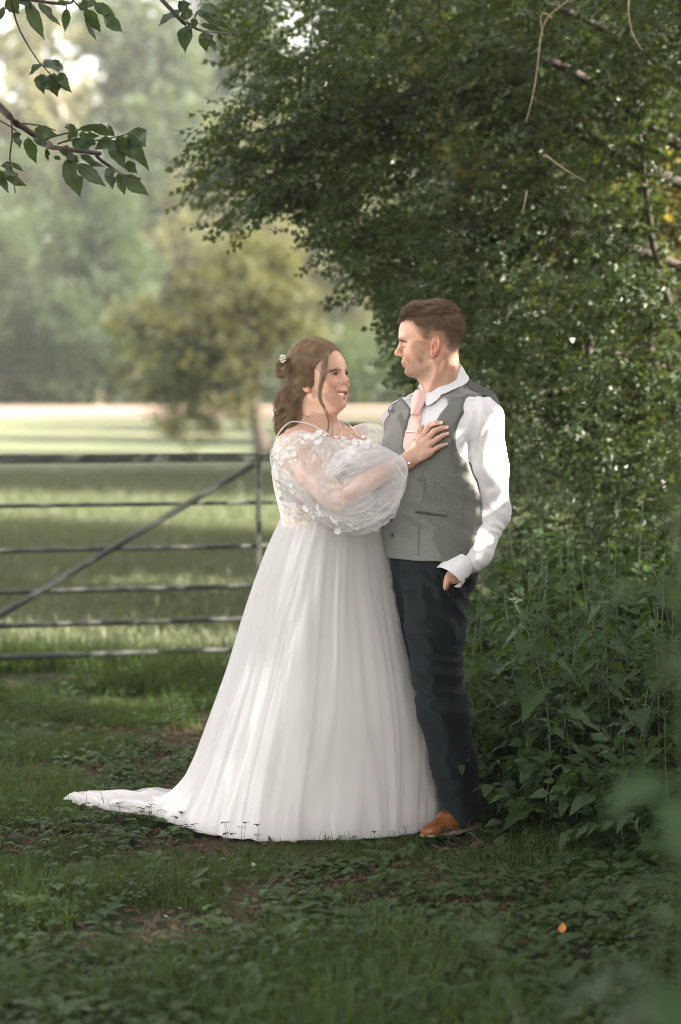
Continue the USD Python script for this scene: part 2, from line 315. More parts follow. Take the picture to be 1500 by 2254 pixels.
# ---------------------------------------------------------------- the row of trees along the right, in and out of the frame
def row_tree(x, y, H, w, seed, label, mat='tree_leaf', n=1500, protos=None, low=.08, gap=.85, sc=(.8, 1.3), size=.36, off=0.0):
    r = np.random.default_rng(seed)
    bl = [(r.uniform(-.35, .35)*w, r.uniform(-.4, .4)*w, H*(low+(.95-low)*(k+.5)/10), w*r.uniform(.5, .7), w*r.uniform(.5, .7), H*.12) for k in range(10)]
    return make_tree('hedgerow_tree', label, (x, y), [(0, off, 0), (.1, off, H*.4), (0, .1+off, H*.8)], bl, n, mat, protos or MIDCLUMPS, sc, seed, 'hedgerow trees along the right', 'bark', 3 if off else 6, gap, size=size)
row_tree(2.7, 6.95, 5.6, 1.5, 231, 'small leaved hedgerow tree right beside the couple, beyond the right edge', n=11000, protos=LEAFY, size=.085, sc=(.8, 1.2), low=.10, gap=.96, off=-1.15)
row_tree(3.7, 6.9, 6.4, 1.7, 201, 'hedgerow tree beside the couple, beyond the right edge', n=5200, size=.36, sc=(.7, 1.1))
row_tree(3.9, 3.9, 6.6, 1.9, 203, 'hedgerow tree nearest the camera on the right', n=2600)
row_tree(4.6, 0.6, 7, 2.2, 204, 'hedgerow tree behind the camera on the right', n=2000)
row_tree(6.4, 6.0, 9, 2.3, 211, 'second row tree behind the hedge beside the couple', n=4200, size=.36)
row_tree(6.6, 2.0, 9, 2.4, 212, 'second row tree on the right, level with the camera', n=2400)
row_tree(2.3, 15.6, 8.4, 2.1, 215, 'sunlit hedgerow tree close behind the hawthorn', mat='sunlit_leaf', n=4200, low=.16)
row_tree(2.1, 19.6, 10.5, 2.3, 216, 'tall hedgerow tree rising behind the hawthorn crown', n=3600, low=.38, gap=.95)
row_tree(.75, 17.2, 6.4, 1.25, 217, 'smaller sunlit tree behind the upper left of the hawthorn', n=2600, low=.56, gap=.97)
row_tree(7.2, 17.2, 10.0, 2.6, 206, 'hedgerow tree along the field, second beyond the hawthorn', n=1900, protos=CLUMPS)
row_tree(7.8, 20.6, 11.0, 2.7, 207, 'hedgerow tree along the field, third beyond the hawthorn', n=1900, protos=CLUMPS)
row_tree(8.5, 33.4, 13, 3.4, 213, 'hedgerow tree just past the sunlit gap', n=1900, protos=CLUMPS, sc=(1.1, 1.6))
row_tree(9.0, 40, 14, 4.2, 208, 'tall hedgerow tree far along the field', n=1900, protos=CLUMPS, sc=(1.1, 1.6))
row_tree(9.8, 48, 15, 4.4, 209, 'tall hedgerow tree farthest along the field', n=1900, protos=CLUMPS, sc=(1.1, 1.6))
for k_, (x_, y_, h_) in enumerate(((10.2, 37, 17), (10.8, 44.5, 16), (11.2, 51.5, 11), (11.8, 57.5, 10.5))): row_tree(x_, y_, h_, 4.4, 240+k_, 'tall second row field tree on the right, ' + ('nearest', 'second', 'third', 'farthest')[k_] + ' of four', n=1700, protos=CLUMPS, sc=(1.2, 1.7))
for k_, (x_, y_) in enumerate(((12.5, 65), (13.5, 75), (14.5, 86), (15.5, 98))): row_tree(x_, y_, 17, 5.0, 220+k_, 'large field edge tree far on the right, ' + ('nearest', 'second', 'third', 'farthest')[k_] + ' of four', n=1500, protos=CLUMPS, sc=(1.3, 1.9))
# light green young tree seen between the couple
bt = at(830, 905, 24); g0 = float(ground_z(bt[0], 24))
def bp(px, py, dy=0): q = at(px, py, 24); return (q[0]-bt[0], dy, q[2]-g0)
make_tree('light_green_tree', 'light green blurred tree seen between the faces of the couple', (bt[0]+.5, 24), [(0, 0, 0), (0, 0, 1.2), bp(900, 600)],
    [(*bp(860, 800), .5, .5, .4), (*bp(960, 760), .7, .6, .5), (*bp(820, 640), .5, .5, .4), (*bp(960, 600), .7, .6, .5), (*bp(760, 560), .45, .5, .3), (*bp(1000, 860), .6, .6, .5), (*bp(860, 500), .8, .6, .4), (*bp(830, 720), .35, .4, .3)], 900, 'tree_leaf', MIDCLUMPS, (.5, .8), 131, None, 'bark', 6, .75, trunk_r=.07)

# ---------------------------------------------------------------- the hawthorn on the right
from shapely.geometry import Polygon, Point
import shapely
haw_poly = Polygon([(505, -160), (520, 20), (545, 170), (500, 270), (450, 380), (440, 420), (480, 500), (520, 510), (570, 460), (650, 430), (720, 500), (790, 590), (800, 640), (870, 660), (900, 720), (880, 790), (960, 870), (1030, 880), (1075, 960), (1095, 1060), (1110, 1190), (1750, 1220), (1750, -160)])
hl = np.array([2.9, 11.4, float(ground_z(2.9, 11.4))])
haw = thing('hawthorn_tree', 'large dark hawthorn with small lobed leaves filling the upper right behind the groom', 'tree', hl)
def H(px, py, Y=11.2): return at(px, py, Y)-hl
tr = spline([(0, 0, 0), (-.15, .05, .9), (-.1, -.1, 1.8), (.1, 0, 3.0)], 12)
obj('trunk', tube(tr, np.linspace(.15, .08, 12), 10), 'bark', haw, smooth=True)
limb_px = [[(1600, 420), (1500, 390), (1300, 300), (1150, 215), (930, 200), (700, 310), (567, 393)], [(1500, 300), (1300, 180), (1100, 110), (900, 200), (690, 262), (500, 306)], [(1600, 700), (1320, 590), (1240, 450), (1170, 300), (1100, 120)],
           [(1640, 900), (1440, 560), (1420, 300), (1380, 60)], [(1620, 640), (1300, 520), (1000, 500), (760, 540)], [(1650, 880), (1350, 760), (1100, 740), (930, 760)], [(1600, 300), (1350, 80), (1000, -40), (700, -30)], [(1600, 950), (1400, 850), (1180, 870)],
           [(930, 200), (800, 330), (640, 440)], [(1240, 450), (1130, 520), (1040, 640)], [(1440, 700), (1400, 950), (1380, 1100)], [(1280, 620), (1310, 800), (1300, 980)]]
limb_pts = []
for k, lp in enumerate(limb_px):
    Ys = np.linspace(11.5, 10.3 if k in (0, 1, 8) else 10.9, len(lp)); q = spline([H(a, b, y)+R.normal(size=3)*.02 for (a, b), y in zip(lp, Ys)], 26)
    q = q+.018*(meshkit.noise(np.arange(26)[:, None]*np.array([[.6, 0, 0]])+k*9+np.arange(3)[None]*0, 3)[:, None]-.5)*R.normal(size=(1, 3))
    limb_pts.append(q); obj('limb', tube(q, np.linspace(.026, .006, 26) if k else np.linspace(.034, .007, 26), 6), 'twig_bark', haw, smooth=True)
n = 17000
pc = R.uniform([430, -160], [1750, 1220], (n, 2)); Y = R.uniform(10.1, 12.9, n)
dens = meshkit.fbm(np.stack([pc[:, 0]/95, pc[:, 1]/75, Y/.9], -1), 3, 4)
ins = shapely.contains_xy(haw_poly, pc[:, 0]+70*(meshkit.noise(np.stack([pc[:, 0]/60, pc[:, 1]/60, Y*1.5], -1), 8)-.5), pc[:, 1]+60*(meshkit.noise(np.stack([pc[:, 0]/50, pc[:, 1]/50, Y*1.5], -1), 9)-.5))
ok = ins & (dens > .455+.085*smooth01(880, 1080, pc[:, 0])*smooth01(120, 330, pc[:, 1])*smooth01(1000, 850, pc[:, 1]))
pc, Y = pc[ok], Y[ok]
P = np.stack([(pc[:, 0]-CX)*Y/F, Y, EYE-(pc[:, 1]-HY)*Y/F], 1)-hl
for q in limb_pts:                            # leafy shoots along the limbs
    s = np.repeat(q[6:], 7, 0); P = np.vstack([P, s+R.normal(size=s.shape)*.07])
P = P[carve(P+hl, .05)]; m = len(P)
Q = euler_quats(R.uniform(-.8, .8, m), R.uniform(-.2, .8, m), np.pi+R.normal(size=m)*1.1)
order = np.argsort(P[:, 1]+.25*R.uniform(size=m)); near_ids = order[:30]
rest = np.setdiff1d(np.arange(m), near_ids)
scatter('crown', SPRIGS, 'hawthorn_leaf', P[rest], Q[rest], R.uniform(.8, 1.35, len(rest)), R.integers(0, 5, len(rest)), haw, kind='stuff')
lobes = [lobed_leaf(.034, .03), lobed_leaf(.04, .033), lobed_leaf(.028, .026)]
for i in near_ids:                            # the nearest shoots: every leaf its own piece
    az = np.pi+R.normal()*.8; Rm = rotm(R.uniform(-.5, .5), R.uniform(0, .7), az)
    tw = np.array([[0, 0, 0], [.07, .005, .01], [.15, 0, 0]]) @ Rm.T+P[i]
    obj('twig', tube(tw, [.0014, .001, .0006], 4), 'twig_bark', haw)
    for k in range(9):
        v, f = lobes[k % 3]; a = (1 if k % 2 else -1)*R.uniform(.4, 1.3) if k < 8 else 0
        obj('leaf', ((v @ (rotm(0, 0, a) @ rotm(R.uniform(-.6, .6), R.uniform(-.4, .6), 0)).T+[.15*(k+.7)/9, 0, .004]) @ Rm.T+P[i], f), 'hawthorn_leaf', haw)
for pts in ([(1260, -60), (1250, 2), (1205, 40), (1188, 105), (1178, 185), (1158, 268)], [(1390, -50), (1384, 20), (1392, 70), (1415, 110)], [(1215, 40), (1200, 30), (1196, 80)], [(1200, 340), (1240, 370), (1290, 400)], [(1160, 420), (1155, 450), (1150, 470)]):
    q = spline([H(a, b, 9.6) for a, b in pts], 20); obj('dry_twig', tube(q, np.linspace(.0045, .0022, 20), 6), 'dry_twig', haw, smooth=True)

# ---------------------------------------------------------------- overhanging tree, upper left
ov = np.array([-3.0, 6.9, float(ground_z(-3, 6.9))])
over = thing('overhanging_tree', 'tree whose dark leafy branches hang into the picture at upper left', 'tree', ov)
YB = 7.55
def Z(x, y, dY=0.0): return at(x/2.679, y/2.679, YB+dY)-ov
obj('trunk', tube(spline([(0, 0, 0), (.1, 0, 1.2), (.0, .1, 2.4), (.3, .1, 4.2)], 12), np.linspace(.17, .1, 12), 10), 'bark', over, smooth=True)
stems = [([(-3300, -1500), (-1600, 100), (-600, 350), (0, 630), (60, 690), (130, 745), (210, 800), (300, 855), (390, 880), (500, 895), (570, 920), (640, 975), (700, 1015), (760, 1040), (830, 1055)], .02, .0028),
    ([(-3200, -1900), (-1400, -700), (-500, -250), (-60, -60), (80, -20), (200, 0), (330, 20), (430, 10), (470, 40), (490, 60)], .018, .0025),
    ([(-2600, -2700), (-600, -900), (500, -350), (900, -60), (1040, 90), (1100, 130), (1160, 170), (1250, 190), (1390, 210)], .018, .0022)]
subs = [[(270, 825), (340, 800), (450, 770), (540, 735)], [(340, 850), (420, 828), (560, 828), (650, 815), (720, 800), (775, 772)], [(110, 728), (230, 740), (330, 770)], [(-60, 690), (0, 710), (60, 745), (100, 775)], [(62, 692), (68, 850), (60, 930), (75, 1040), (92, 1140)],
    [(60, -25), (80, 60), (110, 160), (165, 265), (220, 350), (240, 375), (300, 440), (340, 490)], [(395, 15), (392, 40), (395, 58)], [(1150, 100), (1165, 70), (1185, 62)], [(-10, 700), (-20, 850), (-5, 1000)], [(1065, 60), (1055, 30), (1060, 5)]]
br = []
for pts, r0, r1 in stems:
    q = spline([Z(a, b, .25*math.sin(k*1.3)*(k > 2)) for k, (a, b) in enumerate(pts)], 60)
    br.append(obj('branch', tube(q, np.linspace(r0, r1, 60)**1.0, 7), 'twig_bark', over, smooth=True))
for k, pts in enumerate(subs):
    obj('twig', tube(spline([Z(a, b, .05*math.sin(i+k)) for i, (a, b) in enumerate(pts)], 16), np.linspace(.0032, .0016, 16), 6), 'twig_bark', br[(1 if k in (5, 6) else 2 if k in (7, 9) else 0)], smooth=True)
LV = [(0, l) for l in [(95, 780, 120, 870, .5), (165, 815, 205, 970, .5), (205, 770, 330, 800, .45), (200, 815, 300, 870, .4), (385, 750, 445, 760, .5), (450, 770, 400, 830, .5), (470, 760, 630, 745, .25), (540, 735, 665, 800, .35), (470, 800, 590, 800, .5), (430, 820, 515, 890, .45), (650, 815, 560, 880, .6), (660, 825, 650, 930, .45), (665, 830, 745, 1000, .5), (690, 810, 820, 950, .5), (775, 772, 870, 870, .6), (760, 790, 865, 1010, .35), (400, 940, 475, 1165, .5), (460, 970, 625, 1100, .4), (480, 915, 610, 990, .35), (430, 905, 395, 965, .5), (650, 990, 665, 1115, .55), (700, 1025, 740, 1150, .5), (740, 1040, 860, 1150, .5), (745, 960, 825, 1030, .5), (275, 880, 290, 960, .3), (320, 925, 360, 940, .5), (540, 830, 510, 890, .5), (360, 870, 430, 930, .6), (380, 880, 470, 960, .5), (640, 740, 670, 810, .4),
    (68, 960, 0, 985, .4), (68, 960, 135, 1010, .35), (40, 985, 110, 1035, .4), (20, 1020, 110, 1095, .35), (0, 1040, 50, 1135, .4), (-10, 1000, 45, 1090, .4)]] + \
    [(1, l) for l in [(240, 375, 170, 440, .5), (240, 440, 250, 540, .6), (300, 350, 345, 430, .6), (310, 360, 370, 390, .5), (300, 440, 330, 555, .6), (330, 450, 415, 540, .4), (350, 430, 400, 520, .5), (280, 450, 285, 535, .6), (320, 440, 300, 530, .5), (340, 470, 350, 540, .5),
    (40, -10, 110, 80, .7), (160, 20, 265, 235, .35), (230, 15, 360, 150, .3), (25, 40, -10, 130, .4), (395, 55, 385, 185, .4), (340, 15, 430, 15, .3), (480, 0, 590, 20, .6), (505, 60, 590, 200, .55), (560, 30, 680, 90, .5), (610, 90, 725, 190, .35), (505, 110, 570, 245, .22), (470, 20, 520, 70, .7), (100, -30, 200, 60, .4)]] + \
    [(2, l) for l in [(1055, 60, 935, 150, .35), (1060, 20, 1135, 90, .7), (1060, 105, 1140, 85, .6), (1110, 150, 1075, 285, .5), (1140, 110, 1160, 180, .5), (1180, 60, 1270, 50, .5), (1190, 75, 1365, 170, .3), (1185, 145, 1345, 185, .2), (1200, 190, 1220, 310, .6), (1230, 200, 1275, 300, .4), (1290, 200, 1345, 270, .3), (1050, 12, 1130, 25, .4), (1240, 30, 1310, 90, .4), (1090, 150, 1090, 200, .6)]]
for k, (b, (x0, y0, x1, y1, w)) in enumerate(LV):
    A, B = Z(x0, y0, R.uniform(-.05, .05)), Z(x1, y1, R.uniform(-.06, .06)); d = B-A; L = np.linalg.norm(d); d /= L
    view = np.array([R.uniform(-.5, .5), -1, R.uniform(-.4, .5)]); s = np.cross(view, d); s /= np.linalg.norm(s); u = np.cross(d, s)
    v, f = leaf_mesh(L, L*w*1.0, 11, R.uniform(-.35, .35), R.uniform(-.15, .25), .09, .85)
    if k % 4 == 0:                            # an insect-eaten edge
        j = R.integers(14, 18); v[j:j+2, 1] *= .45
    v[:, 2] += .012*np.sin(v[:, 0]/L*9+k)*np.abs(v[:, 1])/(L*w)
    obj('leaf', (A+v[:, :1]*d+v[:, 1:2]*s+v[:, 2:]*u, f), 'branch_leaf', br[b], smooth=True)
    obj('midrib', tube([A-d*.006, A+d*L*.5-u*.0002+u*(v[5, 2]), A+d*L*.96+u*v[10, 2]], [.0011, .0008, .0004], 4), 'nettle_top', br[b])
bl = [(.3, -.6, 4.6, 1.3, 1.2, .7), (-.3, .5, 4.3, 1.2, 1.2, .8), (.5, -2.2, 4.8, 1.6, 1.3, .7), (-1, -1, 4, 1.2, 1.3, .9), (1.5, -1.6, 5.0, 1.3, 1.3, .6)]
pp = blob_points(R, bl, 1100, gap=.8, seed=77)
scatter('crown', MIDCLUMPS, 'tree_leaf', pp, rand_q(R, len(pp)), R.uniform(.8, 1.3, len(pp)), R.integers(0, 4, len(pp)), over, kind='stuff')

# ---------------------------------------------------------------- the field gate
GA, GB = at(0, 880, 12.45), at(600, 880, 12.9)
gd = (GB-GA)/np.linalg.norm(GB-GA)
def gpoint(px):                               # point of the gate's line under an image column
    k = (px-CX)/F; t = (k*GA[1]-GA[0])/(gd[0]-k*gd[1]); return GA+gd*t
g_o = gpoint(567); g_o[2] = 0
gate = thing('field_gate', 'dark green metal field gate with six bars and a diagonal brace behind the bride', 'gate', g_o, rz=math.atan2(gd[1], gd[0]))
def gl(px): q = gpoint(px); return float((q-g_o)[:2] @ gd[:2])
def gz(py, px=300): q = gpoint(px); return EYE-(py-HY)*q[1]/F
material('gate_paint', {'g': ('geometry', {}), 'n': ('noise_texture', {'scale': 14, 'detail': 6, 'roughness': .7}), 'r': ('rgb_ramp', {'ramp': [(.35, (.026, .032, .025)), (.7, (.034, .040, .032))]}), 'p': ('principled_bsdf', {'roughness': .5})},
    [('g.position', 'n.vector'), ('n.fac', 'r.fac'), ('r.color', 'p.base_color')])
def rbox(x0, x1, y0, y1, z0, z1, r=.004):
    m = manifold3d.Manifold.cube((x1-x0-2*r, y1-y0-2*r, z1-z0-2*r)).translate((x0+r, y0+r, z0+r))
    s = manifold3d.Manifold.sphere(r, 8); c = [(x, y, z) for x in (x0+r, x1-r) for y in (y0+r, y1-r) for z in (z0+r, z1-r)]
    return manifold3d.Manifold.batch_hull([s.translate(p) for p in c])
xl, xr = gl(-640), gl(735)
for k, (py, h, d) in enumerate(((1008, .048, .05), (1110, .022, .022), (1207, .026, .026), (1296, .03, .03), (1369, .03, .03), (1437, .034, .034))):
    z = gz(py); ins_ = 0 if k == 0 else .02
    if k == 0: obj('rail', rbox(xl, xr, -.025, .025, z-h/2, z+h/2), 'gate_paint', gate, smooth=35)
    else: obj('rail', tube([[xl+.02, 0, z], [xr-.02, 0, z]], h/2, 12), 'gate_paint', gate, smooth=40)
zt, zb = gz(1008)-.0255, gz(1437)
for x, w in ((xl+.026, .05), (xr-.026, .05)): obj('stile', rbox(x-w/2, x+w/2, -.027, .027, zb-.03, zt), 'gate_paint', gate, smooth=35)
obj('stile', rbox(-.014, .014, -.032, -.012, zb-.02, zt), 'gate_paint', gate, smooth=35)
ba, bb = np.array([gl(556), -.036, gz(1022, 556)]), np.array([gl(-640)+.06, -.036, gz(1740, -640)])
ba, bb = np.array([gl(556), -.036, gz(1022, 556)]), np.array([gl(-35), -.036, gz(1372, -35)])
obj('brace', tube([ba, bb+(bb-ba)*.22], .017, 10), 'gate_paint', gate, smooth=40)
def gpost(px, label):
    q = gpoint(px)
    o = obj('gate_post', rbox(-.08, .08, -.08, .08, -.3, 1.32, .012), 'bark', smooth=35); o.AddTranslateOp().Set(Gf.Vec3d(float(q[0]), float(q[1]), float(ground_z(q[0], q[1])))); tag(o, label, 'post')
gpost(775, 'wooden gate post hidden behind the couple'); gpost(-690, 'wooden gate post beyond the left edge')

# ---------------------------------------------------------------- grass, weeds and litter
def tuft(seed, n=34, rad=.05, h=(.03, .10), w=.0034):
    r = np.random.default_rng(seed); mb = MB()
    for k in range(n):
        a, l = r.uniform(0, 6.28), r.uniform(*h); lean = r.uniform(.1, .9); b = r.normal(size=2)*rad; t = np.array([0, .45, .8, 1.0])
        d = np.array([math.cos(a), math.sin(a)]); sd = np.array([-d[1], d[0]])
        c = np.stack([b[0]+d[0]*l*lean*t**2, b[1]+d[1]*l*lean*t**2, l*t*(1-.35*lean*t)], 1); ww = w*np.array([1, .85, .5, .04])*r.uniform(.7, 1.3)
        L = c.copy(); L[:, :2] += sd*ww[:, None]/2; Rr = c.copy(); Rr[:, :2] -= sd*ww[:, None]/2
        mb.add(np.vstack([L, Rr]), [[j, j+1, 5+j, 4+j] for j in range(3)])
    return mb.get()
TUFTS = [tuft(k) for k in range(4)]+[tuft(8, 40, .06, (.05, .16), .004)]
FTUFTS = [tuft(30+k, 30, .12, (.04, .105), .008) for k in range(3)]
def visible(x, y, extra=.3): return (np.abs(x) < (CX*y/F)*1.06+extra)
def cover(n, y0, y1, xr=None, seed=0, power=1.0):
    r = np.random.default_rng(seed); y = y0+(y1-y0)*r.uniform(0, 1, n)**power; x = r.uniform(-1, 1, n)*((CX*y/F)*1.08+.3)
    return r, x, y
r, x, y = cover(21000, 4.9, 13.4, seed=31, power=.9)
d = noise1(x, y, .55, 12)+.25*noise1(x, y, .14, 13)
keep = (d > .625+.06*smooth01(.2, 1.3, x)*smooth01(9.5, 7, y)) & ~(((x+.07)/.40)**2+((y-8.22)/.27)**2 < 1) & ~((x < -.3) & (x > -.95) & (np.abs(y-8.42+.1*(x+.3)) < .20)) & ~((x > .25) & (x < .50) & (y > 7.70) & (y < 8.3)); x, y = x[keep], y[keep]; n = len(x)
tall = (.42+.75*noise1(x, y, .9, 14)+.5*smooth01(11.3, 12.4, y))*(1-.4*np.exp(-((y-7.85)/.45)**2)*smooth01(-1.4, -1.0, x)*smooth01(.8, .5, x))
tag(scatter('grass', TUFTS, 'grass_blade', np.stack([x, y, ground_z(x, y)-.004], 1), euler_quats(r.normal(size=n)*.12, r.normal(size=n)*.12, r.uniform(0, 6.28, n)), tall*r.uniform(.7, 1.25, n), r.choice(5, n, p=[.24, .24, .24, .2, .08])), kind='stuff')
r, x, y = cover(15000, 13.2, 46, seed=32, power=1.0); n = len(x)
tag(scatter('meadow_grass', FTUFTS, 'meadow_blade', np.stack([x, y, ground_z(x, y)-.01], 1), euler_quats(r.normal(size=n)*.12, r.normal(size=n)*.12, r.uniform(0, 6.28, n)), r.uniform(.7, 1.3, n)*(1+.02*(y-13)), r.integers(0, 3, n)), kind='stuff')
def rosette(seed, n=7, L=(.03, .07), w=.55, up=.5):
    r = np.random.default_rng(seed); mb = MB()
    for k in range(n):
        l = r.uniform(*L); v, f = leaf_mesh(l, l*w, 6, .3, .45, 0, .8, l*.35)
        v = v @ rotm(0, -r.uniform(.1, up), 0).T; mb.add(v @ rotm(0, 0, k*2.4+r.uniform(-.4, .4)).T+[0, 0, .01+.012*r.uniform()], f)
    return mb.get()
def trefoil(seed, n=9, h=.05):
    r = np.random.default_rng(seed); mb = MB()
    for k in range(n):
        b = r.normal(size=2)*.035; z = h*r.uniform(.4, 1.1); t = b+r.normal(size=2)*.012
        mb.add(*tube([[b[0], b[1], 0], [t[0], t[1], z]], [.0007, .0006], 3, cap=False))
        for j in range(3):
            l = r.uniform(.011, .018); v, f = leaf_mesh(l, l*.95, 4, .2, .2)
            mb.add(v @ rotm(0, r.uniform(-.3, .3), j*2.09+r.uniform(-.2, .2)).T+[t[0], t[1], z], f)
    return mb.get()
WEEDS = [rosette(1), rosette(2, 6, (.03, .065), .6, .9), trefoil(3), trefoil(4, 12, .07), rosette(5, 9, (.025, .05), .75, .6)]
r, x, y = cover(6800, 5.0, 12.5, seed=41, power=.9)
d = noise1(x, y, .6, 21); wgt = .40+.42*smooth01(-.1, .8, x)+.4*smooth01(7.0, 6.0, y)
keep = (d*wgt > r.uniform(.12, .55, len(x))) & ~(((x+.07)/.44)**2+((y-8.22)/.29)**2 < 1) & ~((x < -.2) & (x > -.95) & (np.abs(y-8.42+.1*(x+.3)) < .22)); x, y = x[keep], y[keep]; n = len(x)
tag(scatter('ground_weeds', WEEDS, 'weed_leaf', np.stack([x, y, ground_z(x, y)], 1), euler_quats(r.normal(size=n)*.15, r.normal(size=n)*.15, r.uniform(0, 6.28, n)), r.uniform(.7, 1.4, n), r.integers(0, 5, n)), kind='stuff')
def chip(seed):
    r = np.random.default_rng(seed); l = r.uniform(.012, .045); v, f = leaf_mesh(l, l*r.uniform(.2, .6), 4, r.uniform(-.4, .6), r.uniform(-.5, .5)); return v-[l/2, 0, 0], f
def stick(seed):
    r = np.random.default_rng(seed); l = r.uniform(.05, .14); return tube([[0, 0, 0], [l*.5, r.normal()*.006, .004], [l, r.normal()*.01, 0]], [.0018, .0015, .001], 4)
r, x, y = cover(16000, 5.0, 11.5, seed=51, power=.9)
keep = noise1(x, y, .5, 22)+.12*smooth01(.1, .9, x) > .41; x, y = x[keep], y[keep]; n = len(x)
tag(scatter('leaf_litter', [chip(k) for k in range(6)]+[stick(k) for k in range(2)], 'litter', np.stack([x, y, ground_z(x, y)+.006], 1), euler_quats(r.normal(size=n)*.4, r.normal(size=n)*.4, r.uniform(0, 6.28, n)), r.uniform(.7, 1.3, n), r.choice(8, n, p=[.15]*6+[.05]*2)), kind='stuff')
def on_ground(px, py):
    Y = 8.0
    for _ in range(30):
        p = at(px, py, Y); Y += (p[2]-float(ground_z(p[0], p[1])))*F/max(60, py-HY)*.8
    return at(px, py, Y)
def fallen(name, px, py, L, mat, label, cat, group=None, w=.5, seed=0):
    r = np.random.default_rng(seed+int(px)); p = on_ground(px, py)+[0, 0, .03]
    v, f = leaf_mesh(L, L*w, 7, r.uniform(.1, .5), r.uniform(-.5, .6), 0, .9); v = v @ rotm(r.uniform(-.6, .1), r.uniform(-.4, .4), r.uniform(0, 6.28)).T
    o = obj(name, (v-v.mean(0), f), mat, smooth=True); o.AddTranslateOp().Set(Gf.Vec3d(*map(float, p))); tag(o, label, cat, group)
for px, py, lb in ((1048, 2066, 'orange dead leaf in the grass, below the groom\'s shoe'), (1297, 2218, 'orange dead leaf near the bottom right corner'), (1030, 2240, 'small brown dead leaf at the bottom edge, right of the middle'), (155, 2240, 'yellow brown dead leaf at the bottom left'), (105, 2010, 'tan dead leaf near the left edge'), (1238, 2068, 'small tan dead leaf right of the orange one')):
    fallen('dead_leaf', px, py, .045, 'dead_leaf', lb, 'leaf', 'dead leaves in the grass')
PET = sorted(((690, 2088), (748, 2163), (650, 2200), (640, 2170), (752, 2060), (22, 1994), (40, 1996), (735, 2215), (640, 2240), (396, 2022), (367, 2042), (558, 1925), (745, 2130), (730, 2168)))
ORD = 'first second third fourth fifth sixth seventh eighth ninth tenth eleventh twelfth thirteenth fourteenth fifteenth sixteenth seventeenth eighteenth nineteenth twentieth'.split()
for k, (px, py) in enumerate(PET):
    fallen('petal', px, py, .017, 'petal_white', f'white confetti petal in the grass, {ORD[k]} from the left' if k else 'white confetti petal in the grass, nearest the left edge', 'petal', 'white confetti petals in the grass', .75)
# ---------------------------------------------------------------- nettles
def make_nettle(seed, Hn, label):
    r = np.random.default_rng(seed); t = thing('nettle', label, 'nettle', (0, 0, 0), group='nettles on the bank')
    st = spline([(0, 0, 0), (r.normal()*.03, r.normal()*.03, Hn*.5), (r.normal()*.05, r.normal()*.05, Hn)], 14)
    obj('stem', tube(st, np.linspace(.0034, .0015, 14), 6), 'nettle_stem', t, smooth=True)
    pairs = int(Hn/.085)
    for k in range(pairs):
        u = .16+.8*(k+.5)/pairs; p = st[min(13, int(u*13))]; s = 1.25*math.sin(math.pi*min(1, .22+u*.66))**.7
        for j in (0, 1):
            l = .098*s*r.uniform(.8, 1.15); v, f = leaf_mesh(l, l*.60, 21, .3, r.uniform(.2, .8), .26, .70, l*.28); v[:, 2] += .05*l*np.sin(v[:, 0]/l*20)*(np.abs(v[:, 1])/(l*.3))
            v = v @ rotm(0, r.uniform(-.35, .25), 0).T @ rotm(0, 0, (k % 2)*1.57+j*3.14+r.uniform(-.35, .35)).T
            obj('leaf', (v+p, f), 'nettle_leaf', t)
            if u > .55: obj('flower_tassel', tube(p+np.array([[0, 0, 0], [.018, 0, .004], [.036, 0, -.012]]) @ rotm(0, 0, (k % 2)*1.57+j*3.14+.5).T, [.001, .0022, .0008], 4), 'nettle_top', t)
    mb = MB()
    for k in range(8):
        v, f = leaf_mesh(.028, .012, 5, .3, .3); mb.add(v @ rotm(0, -.5, k*.8).T+st[-1]-[0, 0, .006*(k % 2)], f)
    obj('tip', mb.get(), 'nettle_top', t)
    return t
proto = []
nspots = []
rn = np.random.default_rng(61)
for px, py, Y in ((1168, 1290, 8.35), (1212, 1272, 8.5), (1205, 1375, 8.2), (1320, 1290, 8.6), (1355, 1185, 8.9), (1375, 1235, 8.7), (1470, 1205, 8.6), (1480, 1350, 8.3), (1275, 1510, 8.0), (1060, 1270, 8.9), (1290, 1265, 9.0), (1420, 1500, 7.7), (1375, 1600, 7.55), (1130, 1480, 8.7), (1490, 1560, 7.4), (1440, 1330, 8.4), (1240, 1420, 8.3), (1105, 1390, 8.8), (1075, 1330, 9.0)):
    p = at(px, py, Y); nspots.append((p[0], Y, p[2]-float(ground_z(p[0], Y))))
while len(nspots) < 120:
    Y = rn.uniform(7.4, 11.6); x = rn.uniform(.42, 2.3)
    lim = .42+.55*smooth01(8.6, 7.3, Y)+.35*smooth01(9.3, 11.0, Y)*0
    if x < lim or x > CX*Y/F+.35: continue
    nspots.append((x, Y, rn.uniform(.55, .95)+.28*smooth01(8.8, 10.5, Y)*smooth01(.5, 1.2, x)))
plabels = ['green stinging nettle with toothed leaves in the bank right of the groom', 'tall stinging nettle with pale tassels in the bank right of the groom', 'young stinging nettle with few leaves in the bank right of the groom', 'broad leaved stinging nettle in the bank right of the groom']
heights = [.9, 1.1, .62, .8]
front_rank = {i: k for k, i in enumerate(sorted(range(19), key=lambda i: nspots[i][0]/nspots[i][1]))}
def nettle_label(i):
    if i >= 19: return 'stinging nettle standing deeper in the dark bank right of the groom'
    w = 'tall' if nspots[i][2] > .95 else 'young' if nspots[i][2] < .6 else 'green'
    return f'{w} stinging nettle in the sharp front of the bank, {ORD[front_rank[i]]} from the groom'
